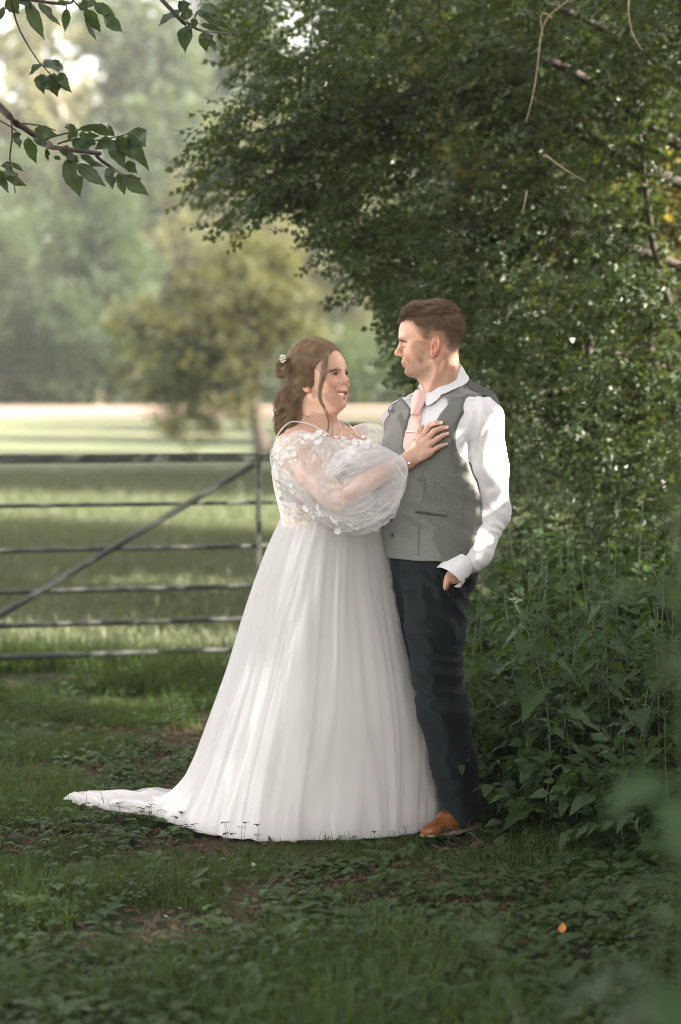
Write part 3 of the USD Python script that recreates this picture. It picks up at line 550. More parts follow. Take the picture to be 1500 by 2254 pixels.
for i, (x, Y, h) in enumerate(nspots):
    k = int(np.argmin([abs(h-q) for q in heights])) if i % 3 else i % 4
    loc = (x, Y, float(ground_z(x, Y))-.01); sc = np.clip(h/heights[k], .6, 1.5)
    while len(proto) <= k: proto.append(None)
    if proto[k] is None:
        proto[k] = make_nettle(70+k, heights[k], nettle_label(i)); proto[k].GetOrderedXformOps()[0].Set(Gf.Vec3d(*map(float, loc)))
    else: copy_of(proto[k], loc, rn.uniform(0, 6.28), sc, nettle_label(i), (rn.normal()*.08, rn.normal()*.08))
# low leafy growth under the nettles, and the soft leaves right in front of the lens
n = 3000; Y = R.uniform(7.2, 12, n); x = R.uniform(.4, 2.6, n); k_ = x > .42+.5*smooth01(8.4, 7.2, Y); x, Y = x[k_], Y[k_]; n = len(x)
hz_ = R.uniform(0, 1, n)**1.2*(.3+.45*smooth01(8.8, 10.5, Y)*smooth01(.45, 1.1, x))
tag(scatter('bank_foliage', BIGSPRIGS, 'nettle_leaf', np.stack([x, Y, ground_z(x, Y)+hz_], 1), euler_quats(R.normal(size=n)*.4, R.uniform(-.9, .3, n), R.uniform(0, 6.28, n)), R.uniform(.5, .9, n), R.integers(0, 4, n)), kind='stuff')
for i, (px, py, Y, lab) in enumerate(((1480, 1720, 2.7, 'blurred nettle close to the lens at the lower right edge'), (1485, 2010, 2.9, 'blurred low nettle close to the lens at the right edge'), (1520, 1600, 2.5, 'blurred tall nettle close to the lens at the far right'), (1240, 2085, 3.0, 'single blurred leafy shoot close to the lens at the bottom'), (1500, 1090, 2.6, 'blurred tallest nettle near the lens beside the bank'))):
    p = at(px, py, Y); z0 = float(ground_z(p[0], Y)); copy_of(proto[(0, 3, 1, 2, 1)[i]], (p[0], Y, z0), i*1.3, (p[2]-z0)/heights[(0, 3, 1, 2, 1)[i]], lab)

# ---------------------------------------------------------------- the air
material('haze_look', {'v': ('principled_volume', {'color': (.95, .97, .95), 'density': .00042, 'anisotropy': .35})}, surface=None, volume='v.volume')
hzb = trimesh.creation.box((520, 480, 42)); hzb.apply_translation((0, 190, 42/2-1.6))
tag(obj('haze', hzb, 'haze_look'), kind='stuff')
# ================================================================ solid shapes by signed distance, for bodies and clothes
class Vol:
    def __init__(s, lo, hi, h):
        s.lo, s.h = np.asarray(lo, float), h; s.n = np.ceil((np.asarray(hi, float)-s.lo)/h).astype(int)+1
        s.ax = [(s.lo[k]+h*np.arange(s.n[k])).astype(np.float32) for k in range(3)]; s.d = np.full(s.n, .2, np.float32)
    def box(s, lo, hi):
        a = np.clip(np.floor((np.asarray(lo)-s.lo)/s.h).astype(int), 0, s.n); b = np.clip(np.ceil((np.asarray(hi)-s.lo)/s.h).astype(int)+1, 0, s.n)
        sl = tuple(slice(a[k], b[k]) for k in range(3)); X = np.meshgrid(*[s.ax[k][sl[k]] for k in range(3)], indexing='ij', sparse=True); return sl, X
    def apply(s, sl, q, k, op):
        d = s.d[sl]
        if op == 'sub': q = -q
        if k <= 0: r = np.minimum(d, q) if op == 'add' else np.maximum(d, q)
        elif op == 'add': h = np.clip(.5+.5*(q-d)/k, 0, 1); r = q*(1-h)+d*h-k*h*(1-h)
        else: h = np.clip(.5-.5*(q-d)/k, 0, 1); r = q*(1-h)+d*h+k*h*(1-h)
        s.d[sl] = r
    def cone(s, a, b, ra, rb, k=.01, op='add'):
        a, b = np.asarray(a, float), np.asarray(b, float); m = max(ra, rb)+k*2+3*s.h
        sl, X = s.box(np.minimum(a, b)-m, np.maximum(a, b)+m)
        if s.d[sl].size == 0: return s
        ab = b-a; L = ab @ ab+1e-12; t = np.clip(sum((X[i]-a[i])*ab[i] for i in range(3))/L, 0, 1)
        q = np.sqrt(sum((X[i]-a[i]-t*ab[i])**2 for i in range(3)))-(ra+(rb-ra)*t); s.apply(sl, q.astype(np.float32), k, op); return s
    def ball(s, c, r, k=.01, op='add'): return s.cone(c, np.asarray(c)+1e-6, r, r, k, op)
    def ell(s, c, r, k=.01, op='add', R=None):
        c, r = np.asarray(c, float), np.asarray(r, float); R = np.eye(3) if R is None else R   # columns of R: the axes
        e = np.sqrt((R**2) @ (r**2)); m = k*2.5+4*s.h+.25*r.max(); sl, X = s.box(c-e-m, c+e+m)
        if s.d[sl].size == 0: return s
        Q = [sum((X[i]-c[i])*R[i, j] for i in range(3)) for j in range(3)]
        k0 = np.sqrt(sum((Q[j]/r[j])**2 for j in range(3))); k1 = np.sqrt(sum((Q[j]/r[j]**2)**2 for j in range(3)))+1e-9
        s.apply(sl, (k0*(k0-1)/k1).astype(np.float32), k, op); return s
    def chain(s, pts, rad, k=.01, op='add'):
        for a, b, ra, rb in zip(pts[:-1], pts[1:], rad[:-1], rad[1:]): s.cone(a, b, ra, rb, k, op)
        return s
    def loft(s, st, k=.01, op='add', e=2.3, zlim=None, grow=0.0):
        st = np.asarray(st, float); st = st[np.argsort(st[:, 0])]; lo, hi = zlim or (st[0, 0], st[-1, 0])   # rows: z, cx, cy, half width, half depth, heading of the depth axis
        m = st[:, 3:5].max()+grow+.05
        sl, X = s.box([st[:, 1].min()-m, st[:, 2].min()-m, lo-.03], [st[:, 1].max()+m, st[:, 2].max()+m, hi+.03])
        from scipy.interpolate import PchipInterpolator
        z = X[2].ravel(); v = PchipInterpolator(st[:, 0], st[:, 1:])(np.clip(z, st[0, 0], st[-1, 0])); cx, cy, a, b, ph = [v[:, i][None, None] for i in range(5)]
        a, b = a+grow, b+grow; dx, dy = X[0]-cx, X[1]-cy; u = dx*np.cos(ph)+dy*np.sin(ph); w = -dx*np.sin(ph)+dy*np.cos(ph)
        q = ((np.abs(u/b)**e+np.abs(w/a)**e)**(1/e)-1)*np.minimum(a, b); q = np.maximum(q, np.maximum(lo-X[2], X[2]-hi)); s.apply(sl, q.astype(np.float32), k, op); return s
    def half(s, point, normal, k=0):               # cuts away what lies on the normal's side
        sl, X = s.box(s.lo, s.lo+s.h*s.n); s.d = np.maximum(s.d, sum((X[i]-point[i])*normal[i] for i in range(3)).astype(np.float32)); return s
    def mesh(s, smooth=2):
        d = s.d; n = s.n
        for q in range(3): d[tuple(slice(None) if k != q else [0, -1] for k in range(3))] = np.maximum(d[tuple(slice(None) if k != q else [0, -1] for k in range(3))], s.h*.5)
        c = [(0, 0, 0), (1, 0, 0), (0, 1, 0), (1, 1, 0), (0, 0, 1), (1, 0, 1), (0, 1, 1), (1, 1, 1)]
        neg = d < 0; cnt = sum(neg[a:n[0]-1+a, b:n[1]-1+b, e:n[2]-1+e].astype(np.int8) for a, b, e in c); act = np.argwhere((cnt > 0) & (cnt < 8))
        V = np.stack([d[act[:, 0]+a, act[:, 1]+b, act[:, 2]+e] for a, b, e in c], 1); acc = np.zeros((len(act), 3)); num = np.zeros(len(act))
        for i in range(8):
            for j in range(i+1, 8):
                if sum(abs(c[i][q]-c[j][q]) for q in range(3)) != 1: continue
                m = (V[:, i] < 0) != (V[:, j] < 0); t = V[m, i]/(V[m, i]-V[m, j]); acc[m] += np.array(c[i])+t[:, None]*(np.array(c[j])-np.array(c[i])); num[m] += 1
        v = (act+acc/num[:, None])*s.h+s.lo; idx = np.full(n, -1, np.int64); idx[tuple(act.T)] = np.arange(len(act)); F_ = []
        for ax in range(3):
            o = [0, 0, 0]; o[ax] = 1; A = neg[tuple(slice(0, n[q]-o[q]) for q in range(3))]; B = neg[tuple(slice(o[q], n[q]) for q in range(3))]; e = np.argwhere(A != B)
            b1, b2 = (ax+1) % 3, (ax+2) % 3; e = e[(e[:, b1] > 0) & (e[:, b2] > 0)]; u1, u2 = np.eye(3, dtype=int)[b1], np.eye(3, dtype=int)[b2]
            q = np.stack([idx[tuple((e-x).T)] for x in (0*u1, u1, u1+u2, u2)], 1); fl = neg[tuple(e.T)]; q = np.where(fl[:, None], q, q[:, ::-1]); F_.append(q[(q >= 0).all(1)])
        q = np.vstack(F_); f = np.vstack([q[:, [0, 1, 2]], q[:, [0, 2, 3]]]); f = f[:, ::-1] if trimesh.Trimesh(v, f, process=False).volume < 0 else f
        if smooth:
            from scipy import sparse
            from scipy.sparse.csgraph import connected_components
            e = np.vstack([f[:, [0, 1]], f[:, [1, 2]], f[:, [2, 0]]]); e = np.unique(np.sort(e, 1), axis=0); A = sparse.coo_matrix((np.ones(len(e)), (e[:, 0], e[:, 1])), (len(v), len(v))); A = (A+A.T).tocsr()
            _, lab = connected_components(A); big = np.bincount(lab) > 60; f = f[big[lab[f[:, 0]]]]; D = sparse.diags(1/np.maximum(1, np.asarray(A.sum(1)).ravel())); L = D @ A; w = v.copy()
            for _ in range(smooth*5): w = w+.5*(L @ w-w); w = w-.52*(L @ w-w)
            d_ = w-v; l_ = np.linalg.norm(d_, axis=1, keepdims=True); v = v+d_*np.minimum(1, 1.0*s.h/np.maximum(l_, 1e-12))
            u = np.unique(f); ix = np.full(len(v), -1); ix[u] = np.arange(len(u)); v, f = v[u], ix[f]
        return trimesh.Trimesh(v, f, process=False)
def normals(m): return meshkit.arrays((m.vertices, m.faces), True)[2]
def bumped(m, fn):                              # moves each vertex along its normal by fn(points)
    m.vertices = m.vertices+normals(m)*np.asarray(fn(np.asarray(m.vertices), normals(m)))[:, None]; return m
def ridges(p, d, wl, seed=0, sharp=1.0, warp=.35):      # cloth creases: bands of wavelength wl across direction d, warped
    d = np.asarray(d, float)/np.linalg.norm(d); u = p @ d/wl+warp*4*(meshkit.fbm(p/(wl*3.0), 3, seed)-.5)
    s = 1-np.abs(2*(u-np.floor(u))-1); return (s**sharp-.5)*meshkit.fbm(p/(wl*4)+7, 2, seed+3)*2
def curves(name, strands, width, mat, parent, tip=.35, label=None):
    c = UsdGeom.BasisCurves.Define(stage, numbered(pth(parent)+'/'+name)); P = np.concatenate(strands).astype(np.float32); ns = [len(q) for q in strands]
    c.CreateTypeAttr('cubic'); c.CreateBasisAttr('catmullRom'); c.CreateWrapAttr('pinned'); c.CreateCurveVertexCountsAttr(Vt.IntArray(ns)); c.CreatePointsAttr(Vt.Vec3fArray.FromNumpy(P))
    w = np.concatenate([width*np.linspace(1, tip, k) for k in ns]).astype(np.float32); c.CreateWidthsAttr(Vt.FloatArray.FromNumpy(w)); c.SetWidthsInterpolation('vertex')
    UsdShade.MaterialBindingAPI.Apply(c.GetPrim()).Bind(M[mat]); return c
def union(*ms):
    r = None
    for m in ms:
        k = manifold3d.Manifold(manifold3d.Mesh(np.asarray(m.vertices, np.float32), np.asarray(m.faces, np.uint32))); r = k if r is None else r+k
    o = r.to_mesh(); return trimesh.Trimesh(o.vert_properties[:, :3], o.tri_verts, process=False)
def grid_mesh(Pt, closed=False):                # (n,m,3) points to a quad sheet
    n, m = Pt.shape[:2]; i, j = np.meshgrid(np.arange(n-1), np.arange(m if closed else m-1), indexing='ij'); k = (j+1) % m
    return Pt.reshape(-1, 3), np.stack([i*m+j, i*m+k, (i+1)*m+k, (i+1)*m+j], -1).reshape(-1, 4)
def thick(Pt, th, closed=False):                # a sheet with thickness th along its normals
    v, f = grid_mesh(Pt, closed); nn = meshkit.arrays((v, f), True)[2].reshape(Pt.shape); n, m = Pt.shape[:2]; Q = Pt-nn*th
    mb = MB(); mb.add(v, f); v2, f2 = grid_mesh(Q, closed); mb.add(v2, f2[:, ::-1])
    e = [(Pt[0], Q[0], 1), (Pt[-1], Q[-1], 0)]+([] if closed else [(Pt[:, 0], Q[:, 0], 0), (Pt[:, -1], Q[:, -1], 1)])
    for a, b, s in e:
        S = np.stack([a, b], 0); vv, ff = grid_mesh(S, closed); mb.add(vv, ff if s else ff[:, ::-1])
    return mb.get()

# ---------------------------------------------------------------- skin, hair and cloth
def skin(name, rough=.46):
    material(name, {'a': ('attribute', {'attribute': 'tint'}), 'g': ('geometry', {}), 'n': ('noise_texture', {'scale': 60, 'detail': 4}), 'r': ('rgb_ramp', {'ramp': [(.3, (.86, .84, .83)), (.7, (1.0, 1.0, 1.0))]}),
        'm': ('mix', {'mix_type': 'multiply', 'fac': .6}), 'n2': ('noise_texture', {'scale': 420, 'detail': 2}), 'b': ('bump', {'strength': .12, 'distance': .002}),
        'p': ('principled_bsdf', {'roughness': rough, 'subsurface_weight': .22, 'subsurface_radius': (1, .35, .2), 'subsurface_scale': .006, 'specular_ior_level': .38})},
        [('g.position', 'n.vector'), ('g.position', 'n2.vector'), ('n.fac', 'r.fac'), ('a.color', 'm.color1'), ('r.color', 'm.color2'), ('m.color', 'p.base_color'), ('n2.fac', 'b.height'), ('b.normal', 'p.normal')])
skin('skin')
material('eye', {'a': ('attribute', {'attribute': 'tint'}), 'p': ('principled_bsdf', {'roughness': .08})}, [('a.color', 'p.base_color')])
def hairmat(name, c1, c2, c3, scale=140):
    material(name, {'g': ('geometry', {}), 'h': ('hair_info', {}), 'n': ('noise_texture', {'scale': scale, 'detail': 2}), 'r': ('rgb_ramp', {'ramp': [(.25, c1), (.5, c2), (.75, c3)]}), 'p': ('principled_bsdf', {'roughness': .42, 'specular_ior_level': .5})},
        [('g.position', 'n.vector'), ('n.fac', 'r.fac'), ('r.color', 'p.base_color')])
hairmat('brown_hair', (.065, .038, .021), (.11, .065, .036), (.19, .115, .064), 60)
hairmat('cropped_hair', (.085, .05, .029), (.13, .076, .045), (.20, .12, .073), 60); hairmat('dark_brow', (.03, .018, .011), (.04, .024, .014), (.05, .03, .02))
hairmat('honey_hair', (.125, .076, .039), (.19, .12, .063), (.29, .195, .11), 38)
def cloth(name, col, rough=.75, sheen=.2, weave=900, var=.12, col2=None, bump=.25, trans=0):
    c2 = col2 or tuple(c*(1-var) for c in col)
    nodes = {'g': ('geometry', {}), 'n': ('noise_texture', {'scale': weave, 'detail': 2}), 'n1': ('mapping', {'scale': (1, 1, .35)}), 'r': ('rgb_ramp', {'ramp': [(.35, c2), (.65, col)]}),
        'b': ('bump', {'strength': bump, 'distance': .001}), 'p': ('principled_bsdf', {'roughness': rough, 'sheen_weight': sheen, 'specular_ior_level': .25})}
    links = [('g.position', 'n1.vector'), ('n1.vector', 'n.vector'), ('n.fac', 'r.fac'), ('r.color', 'p.base_color'), ('n.fac', 'b.height'), ('b.normal', 'p.normal')]; out = 'p.BSDF'
    if trans: nodes['t'] = ('translucent_bsdf', {'color': col}); nodes['x'] = ('mix_closure', {'fac': trans}); links += [('p.BSDF', 'x.closure1'), ('t.BSDF', 'x.closure2')]; out = 'x.closure'
    material(name, nodes, links, surface=out)
cloth('shirt_white', (.78, .765, .775), .7, .1, 1500, .04, trans=.12); cloth('waistcoat_wool', (.155, .156, .140), .85, .2, 420, .16, bump=.2); cloth('waistcoat_satin', (.032, .034, .034), .45, .1)
cloth('trouser_wool', (.004, .0078, .0102), .8, .03, 700, .25); cloth('tie_pink', (.70, .44, .39), .55, .2, 900, .1); cloth('seam', (.11, .11, .09), .9)
plain('tan_leather', (.20, .07, .024), .32); plain('tan_leather_dark', (.19, .06, .018), .45); plain('sole', (.32, .26, .2), .7); plain('lace_dark', (.02, .014, .01), .7); plain('sole_edge', (.05, .03, .02), .6)
material('rose_gold', {'p': ('principled_bsdf', {'base_color': (.83, .55, .45), 'metallic': 1.0, 'roughness': .25})}); material('silver', {'p': ('principled_bsdf', {'base_color': (.85, .84, .82), 'metallic': 1.0, 'roughness': .2})})
plain('button_dark', (.03, .026, .022), .35); plain('nail', (.72, .52, .47), .2); plain('teeth', (.78, .74, .68), .25); plain('mouth_dark', (.12, .03, .025), .5)
# ================================================================ the groom
GY = 8.05
gbase = at(1000, 880, GY)*[1, 1, 0]; gbase[2] = float(ground_z(gbase[0], GY))
groom = thing('person', 'man in grey waistcoat, pink tie and navy trousers, hand in pocket, facing the woman', 'person', gbase)
def G(px, py, Y=GY): return at(px, py, Y)-gbase
# --- head, in head axes: x forward, y to his left, z up, origin at the ear
hd = Vol((-.125, -.1, -.20), (.15, .1, .18), .0019)
hd.ell((.010, 0, .058), (.098, .076, .094)).ell((.050, 0, .046), (.068, .064, .064), .02)
hd.ell((.046, 0, -.018), (.058, .058, .074), .02)
for s in (1, -1):
    hd.cone((.0, s*.056, -.048), (.070, s*.018, -.078), .016, .015, .03)
    hd.ell((.066, s*.040, -.018), (.026, .020, .024), .032)
    hd.cone((.106, s*.014, .030), (.094, s*.042, .034), .010, .009, .014)
hd.ell((.045, 0, -.058), (.050, .044, .036), .02); hd.ell((.080, 0, -.080), (.019, .022, .0165), .014)
hd.cone((-.022, 0, -.02), (-.038, 0, -.2), .056, .063, .03)
hd.cone((.022, 0, -.085), (.004, 0, -.17), .029, .04, .03)
hd.cone((-.03, .058, -.02), (.03, .03, -.19), .014, .016, .02)
for s in (1, -1): hd.ell((.112, s*.033, .008), (.016, .020, .014), .014, 'sub')
hd.cone((.104, 0, .022), (.1205, 0, -.0175), .0085, .0095, .010); hd.ball((.1225, 0, -.0195), .0108, .006)
for s in (1, -1): hd.ball((.110, s*.0115, -.0255), .0082, .006); hd.ball((.1135, s*.0065, -.0335), .0032, .003, 'sub')
hd.ell((.097, 0, -.050), (.012, .024, .016), .012)
hd.cone((.1030, -.011, -.0525), (.1030, .011, -.0525), .0048, .0048, .006); hd.cone((.1012, -.010, -.0640), (.1012, .010, -.0640), .0052, .0052, .006)
for s in (1, -1): hd.cone((.1085, 0, -.0584), (.094, s*.026, -.0555), .0012, .0012, .003, 'sub'); hd.cone((.0985, s*.0215, -.034), (.088, s*.033, -.052), .0002, .0002, .005, 'sub')
hd.cone((.1035, -.014, -.0735), (.1035, .014, -.0735), .004, .004, .010, 'sub')
for s in (1, -1):                                # lids closed over the downcast eyes
    hd.ball((.0905, s*.0325, .0065), .0138, .004); hd.cone((.1055, s*.026, -.0005), (.097, s*.045, -.001), .0012, .0012, .003, 'sub')
    ec = np.array([-.006, s*.077, .0]); Re = rotm(0, math.radians(-14), 0) @ rotm(0, 0, s*math.radians(-18))
    hd.ell(ec, (.0165, .0075, .0345), .005, R=Re); hd.ell(ec+Re @ [.000, s*.0065, .006], (.0095, .0050, .0215), .003, 'sub', R=Re); hd.ell(ec+Re @ [.005, 0, -.028], (.008, .006, .009), .005); hd.ball(ec+Re @ [.006, s*.004, -.006], .0042, .002, 'sub'); hd.cone(ec+Re @ [.012, s*.004, -.010], ec+Re @ [.011, s*.005, .002], .0032, .0028, .003); hd.cone(ec+Re @ [-.004, s*.004, -.012], ec+Re @ [.001, s*.005, .014], .0022, .0022, .002)
hm = hd.mesh(2)
def skin_tint(v, base, lip, lipz, blush=.25, cheek=(.07, .05, -.02)):
    c = np.tile(np.array(base), (len(v), 1))
    b = np.exp(-((v[:, 0]-cheek[0])**2+(np.abs(v[:, 1])-cheek[1])**2+(v[:, 2]-cheek[2])**2)/.022**2)*blush; c = c*(1-b[:, None]*np.array([.0, .35, .35]))
    nb = np.exp(-((v[:, 0]-.125)**2+v[:, 1]**2+(v[:, 2]+.02)**2)/.016**2)*blush; c = c*(1-nb[:, None]*np.array([.0, .3, .3]))
    e = smooth01(.068, .078, np.abs(v[:, 1]))*smooth01(.05, .03, np.abs(v[:, 2])); c = c*(1-e[:, None]*np.array([.02, .25, .28]))
    return c
hc = skin_tint(hm.vertices, (.50, .285, .195), None, None)
v = hm.vertices
lipm = np.exp(-((v[:, 2]+.0585)/.0095)**4)*smooth01(.094, .101, v[:, 0])*smooth01(.026, .018, np.abs(v[:, 1])); hc = hc*(1-lipm[:, None])+lipm[:, None]*np.array([.42, .17, .13])
st_ = smooth01(-.025, -.055, v[:, 2]+.25*np.maximum(0, .045-v[:, 0]))*smooth01(-.005, .02, v[:, 0])*smooth01(-.125, -.095, v[:, 2])*(1-lipm)
st_ = np.maximum(st_, .8*np.exp(-((v[:, 2]+.043)/.006)**2)*smooth01(.085, .095, v[:, 0])*(1-lipm))
hc = hc*(1-.34*st_[:, None]*(.6+.8*meshkit.fbm(v/.006, 2, 3))[:, None]*np.array([1, .9, .8]))
ear_px, ear_py = 957, 764
Hg = np.array([[-1, 0, 0], [0, -1, 0], [0, 0, 1.0]]) @ rotm(0, 0, math.radians(-4)); ho = G(ear_px, ear_py, 8.04)
def GH(q): return np.asarray(q) @ Hg.T+ho
# the scalp under the hair
hairpoly = shapely.Polygon([((680-a)/3305, (620-b)/3305) for a, b in [(262, 330), (300, 352), (380, 318), (455, 335), (482, 430), (520, 510), (566, 600), (596, 604), (628, 555), (672, 500), (740, 492), (782, 560), (792, 650), (850, 690), (940, 710), (1100, 700), (1100, 0), (200, 0)]])
inh = shapely.contains_xy(hairpoly, v[:, 0], v[:, 2])
ed_ = np.array([hairpoly.exterior.distance(shapely.Point(q[0], q[2])) for q in v[inh]]); fk = np.where((v[inh, 2] > .07), 1, smooth01(0, .030, ed_)*(.78+.22*smooth01(.03, .08, v[inh, 2])))[:, None]*.82; hc[inh] = hc[inh]*(1-fk)+fk*np.array([.12, .07, .041])*(.7+.6*meshkit.fbm(v[inh]/.004, 2, 4))[:, None]
# --- left hand, slipping into the pocket
wr, hp = G(1000, 1262, 7.885), G(988, 1306, 7.975)
hv = Vol(G(915, 1400, 8.0)-[.03, .2, .03], G(1090, 1160, 7.8)+[.03, .18, .04], .003)
hv.cone(G(1060, 1200, 7.93), wr, .034, .027, .012).cone(wr, hp, .027, .030, .012); fd = np.array([-.045, .012, -.072])
sd_ = np.array([-.45, -.85, .1]); sd_ /= np.linalg.norm(sd_)
for k, l in enumerate((.8, .95, 1.0, .85)):
    b0_ = hp+np.array([(k-1.5)*.017, (k-1.5)*.008, -.012]); hv.cone(wr*.4+b0_*.6, b0_, .014, .0125, .01); hv.chain([b0_, b0_+fd*.5*l, b0_+fd*.95*l+[.012, .006, 0]], [.0105, .0095, .0078], .005)
hv.chain([wr+[-.018, -.012, -.012], wr+[-.030, .006, -.045], wr+[-.030, .035, -.075]], [.014, .0115, .0095], .008)
hand_g = hv.mesh(1)
# --- body under the clothes: coarse, one surface with head and hand
PH = math.radians(180)
def trow(py, pxl, pxr, Y, depth, deg):           # a torso station from its silhouette: half width so that the outline matches
    z = G(950, py, Y)[2]; c = G((pxl+pxr)/2, py, Y); ph = math.radians(180+deg); hw = (pxr-pxl)/2*Y/F
    a = math.sqrt(max(hw**2-(depth*math.cos(ph))**2, 1e-4))/abs(math.sin(ph)); return (z, c[0], c[1], a, depth, ph)
# waistcoat outline of the photograph: row, left edge, right edge, distance, half depth, degrees turned towards the camera
TR = [trow(880, 896, 1072, 8.06, .085, 44), trow(915, 872, 1076, 8.05, .108, 44), trow(960, 858, 1062, 8.04, .124, 42), trow(1010, 850, 1048, 8.03, .132, 40), trow(1070, 846, 1046, 8.02, .134, 38), trow(1130, 848, 1050, 8.02, .134, 36), trow(1185, 854, 1056, 8.02, .134, 34), trow(1232, 864, 1058, 8.02, .134, 33), trow(1290, 868, 1052, 8.04, .13, 33)]
TR = np.array(TR)
def torso_front(px, py, grow=0.0):               # the point on the torso's near surface that the camera sees at a pixel
    e = 2.3; ys = np.linspace(7.6, 8.3, 400)
    from scipy.interpolate import PchipInterpolator
    q = np.array([G(px, py, y) for y in ys]); st = TR[np.argsort(TR[:, 0])]; w = PchipInterpolator(st[:, 0], st[:, 1:])(np.clip(q[:, 2], st[0, 0], st[-1, 0]))
    dx, dy = q[:, 0]-w[:, 0], q[:, 1]-w[:, 1]; u = dx*np.cos(w[:, 4])+dy*np.sin(w[:, 4]); t = -dx*np.sin(w[:, 4])+dy*np.cos(w[:, 4])
    g = (np.abs(u/(w[:, 3]+grow))**e+np.abs(t/(w[:, 2]+grow))**e)**(1/e)-1; k = np.argmax(g < 0) if (g < 0).any() else int(np.argmin(g)); return q[k]
shL, elL, wrL = G(1066, 926, 7.93), G(1088, 1130, 8.0), G(1008, 1246, 7.87)
shR, elR, wrR = G(884, 925, 8.17), G(866, 1120, 8.30), G(800, 1180, 8.45)
hipL, knL, anL = G(968, 1300, 7.99), G(962, 1500, 7.98), G(1020, 1790, 8.10)
hipR, knR, anR = G(925, 1300, 8.12), G(930, 1500, 8.16), G(985, 1772, 8.33)
bv = Vol((-.42, -.4, -.02), (.32, .6, 1.6), .008)
bv.loft(TR-np.outer(TR[:, 0] < .86, [0, 0, 0, .03, .02, 0])-[0, 0, 0, .012, .012, 0], .03).chain([shL, elL, G(1060, 1200, 7.93)], [.05, .042, .033], .03).chain([shR, elR, wrR], [.05, .042, .03], .03)
bv.cone(G(985, 890, 8.07), GH((-.04, 0, -.15)), .07, .055, .03); bv.chain([hipL, knL, anL], [.08, .058, .030], .03).chain([hipR, knR, anR], [.08, .058, .030], .03)
bv.ell(wrR+[-.05, .03, -.01], (.05, .02, .03), .02)
for an in (anL, anR): bv.cone(an, an+[-.05, -.07, -.055], .024, .020, .01)
body = bv.mesh(2)
hw_ = trimesh.Trimesh(GH(hm.vertices), hm.faces, process=False)
whole = union(body, hw_, hand_g)
from scipy.spatial import cKDTree
dist, near = cKDTree(hw_.vertices).query(whole.vertices); tint = np.where((dist < .0005)[:, None], hc[near], np.array([.47, .26, .18]))
obj('body', whole, 'skin', groom, smooth=True, colors=tint)
# --- eyes (closed lids show a dark lash line), brows, hair
def lashes(c, R, off, name, parent, mat='dark_brow', seed=0, n=26, up=-.5, ln=.006):
    r = np.random.default_rng(seed); S = []
    for k in range(n):
        t = k/(n-1); a = math.radians(-62+124*t); p = np.array([.0140*math.cos(a), .0140*math.sin(a), up*.0075])+c
        d = np.array([math.cos(a)*.9, math.sin(a)*.9+.2*(t-.5), -.35 if up < 0 else .25]); S.append(np.array([p, p+d*ln*.6, p+d*ln+[0, 0, .0012]]) @ R.T+off)
    return curves(name, S, .0008, mat, parent)
for s in (1, -1): lashes(np.array([.0905, s*.0325, .0040]), Hg, ho, 'eyelash', groom, seed=1)
def brow(pts, y, R, off, parent, n=120, w=.0035, ln=.009, seed=0, th=.0009, lift=.0):
    r = np.random.default_rng(seed); S = []; q = spline(pts, 40)
    for k in range(n):
        j = r.integers(0, 36); d = q[min(39, j+3)]-q[j]; d /= np.linalg.norm(d); t = j/39; p = q[j]+[0, 0, r.normal()*w*(1-.6*t)*.6]; d = d+[0, 0, .35*(1-t)-.1]
        S.append(np.array([p, p+d*ln*.5+[.0008, y*.0006, 0], p+d*ln]) @ R.T+off)
    return curves('eyebrow', S, th, 'dark_brow', parent)
for s in (1, -1): brow([(.1190, s*.010, .0195), (.1145, s*.025, .0220), (.1045, s*.041, .0205), (.092, s*.053, .0155)], s, Hg, ho, groom, seed=3, n=110, w=.0026, th=.0008)
rh = np.random.default_rng(11); hn = normals(hm); S, S2 = [], []
edge = np.array([hairpoly.exterior.distance(shapely.Point(q[0], q[2])) for q in v[inh]]); ids = np.where(inh)[0]; fade = np.zeros(len(v)); fade[ids] = smooth01(.0, .034, edge)
fade[ids] = np.where((v[ids, 2] > .07) | (v[ids, 0] > .08), 1.0, fade[ids])
topf = lambda q: float(smooth01(.082, .112, q[2]+.10*np.clip(q[0]-.0, -.2, .06)-.01))
CL = rh.choice(ids, 260); ckt = cKDTree(v[CL])
for i in rh.choice(ids, 13000):
    if rh.uniform() > .15+.75*fade[i]: continue
    q0, nn = v[i], hn[i]; top = topf(q0); fr = float(smooth01(.045, .10, q0[0])); g = rh.normal(size=3)
    if top > rh.uniform(.1, .45):
        ln = (.010+.012*top+.012*fr)*rh.uniform(.7, 1.15); d = nn*(.32+.45*fr)+np.array([.35*fr-.75*(1-fr), .22, .25*fr])+g*.10; d /= np.linalg.norm(d); e = np.array([-.55, .45, -.18*(1-fr)])+g*.08
        cq = v[CL[ckt.query(q0)[1]]]; pull = (cq-q0)*.5; pull -= nn*(pull @ nn); lf_ = nn*.0025*(meshkit.noise(cq*170, 5)-.4)
        S.append(np.array([q0-nn*.002, q0+d*ln*.45+pull*.25+lf_*.5, q0+d*ln*.75+e*ln*.22+pull*.7+lf_, q0+d*ln*.88+e*ln*.62+pull+lf_]) @ Hg.T+ho)
    else:
        if rh.uniform() > .7+.3*smooth01(.02, .085, q0[2]): continue
        ln = (.006+.012*smooth01(.0, .09, q0[2]))*rh.uniform(.7, 1.2)*(.5+.5*fade[i]); d = nn*.30+np.array([-.75 if q0[0] < .07 else -.25, 0, -.30-.5*smooth01(.05, -.02, q0[2])])+g*.12; d -= nn*min(0, d @ nn-.15); d /= np.linalg.norm(d)
        S2.append(np.array([q0-nn*.001, q0+d*ln*.35+nn*.0012, q0+d*ln*.7+nn*.0012, q0+d*ln]) @ Hg.T+ho)
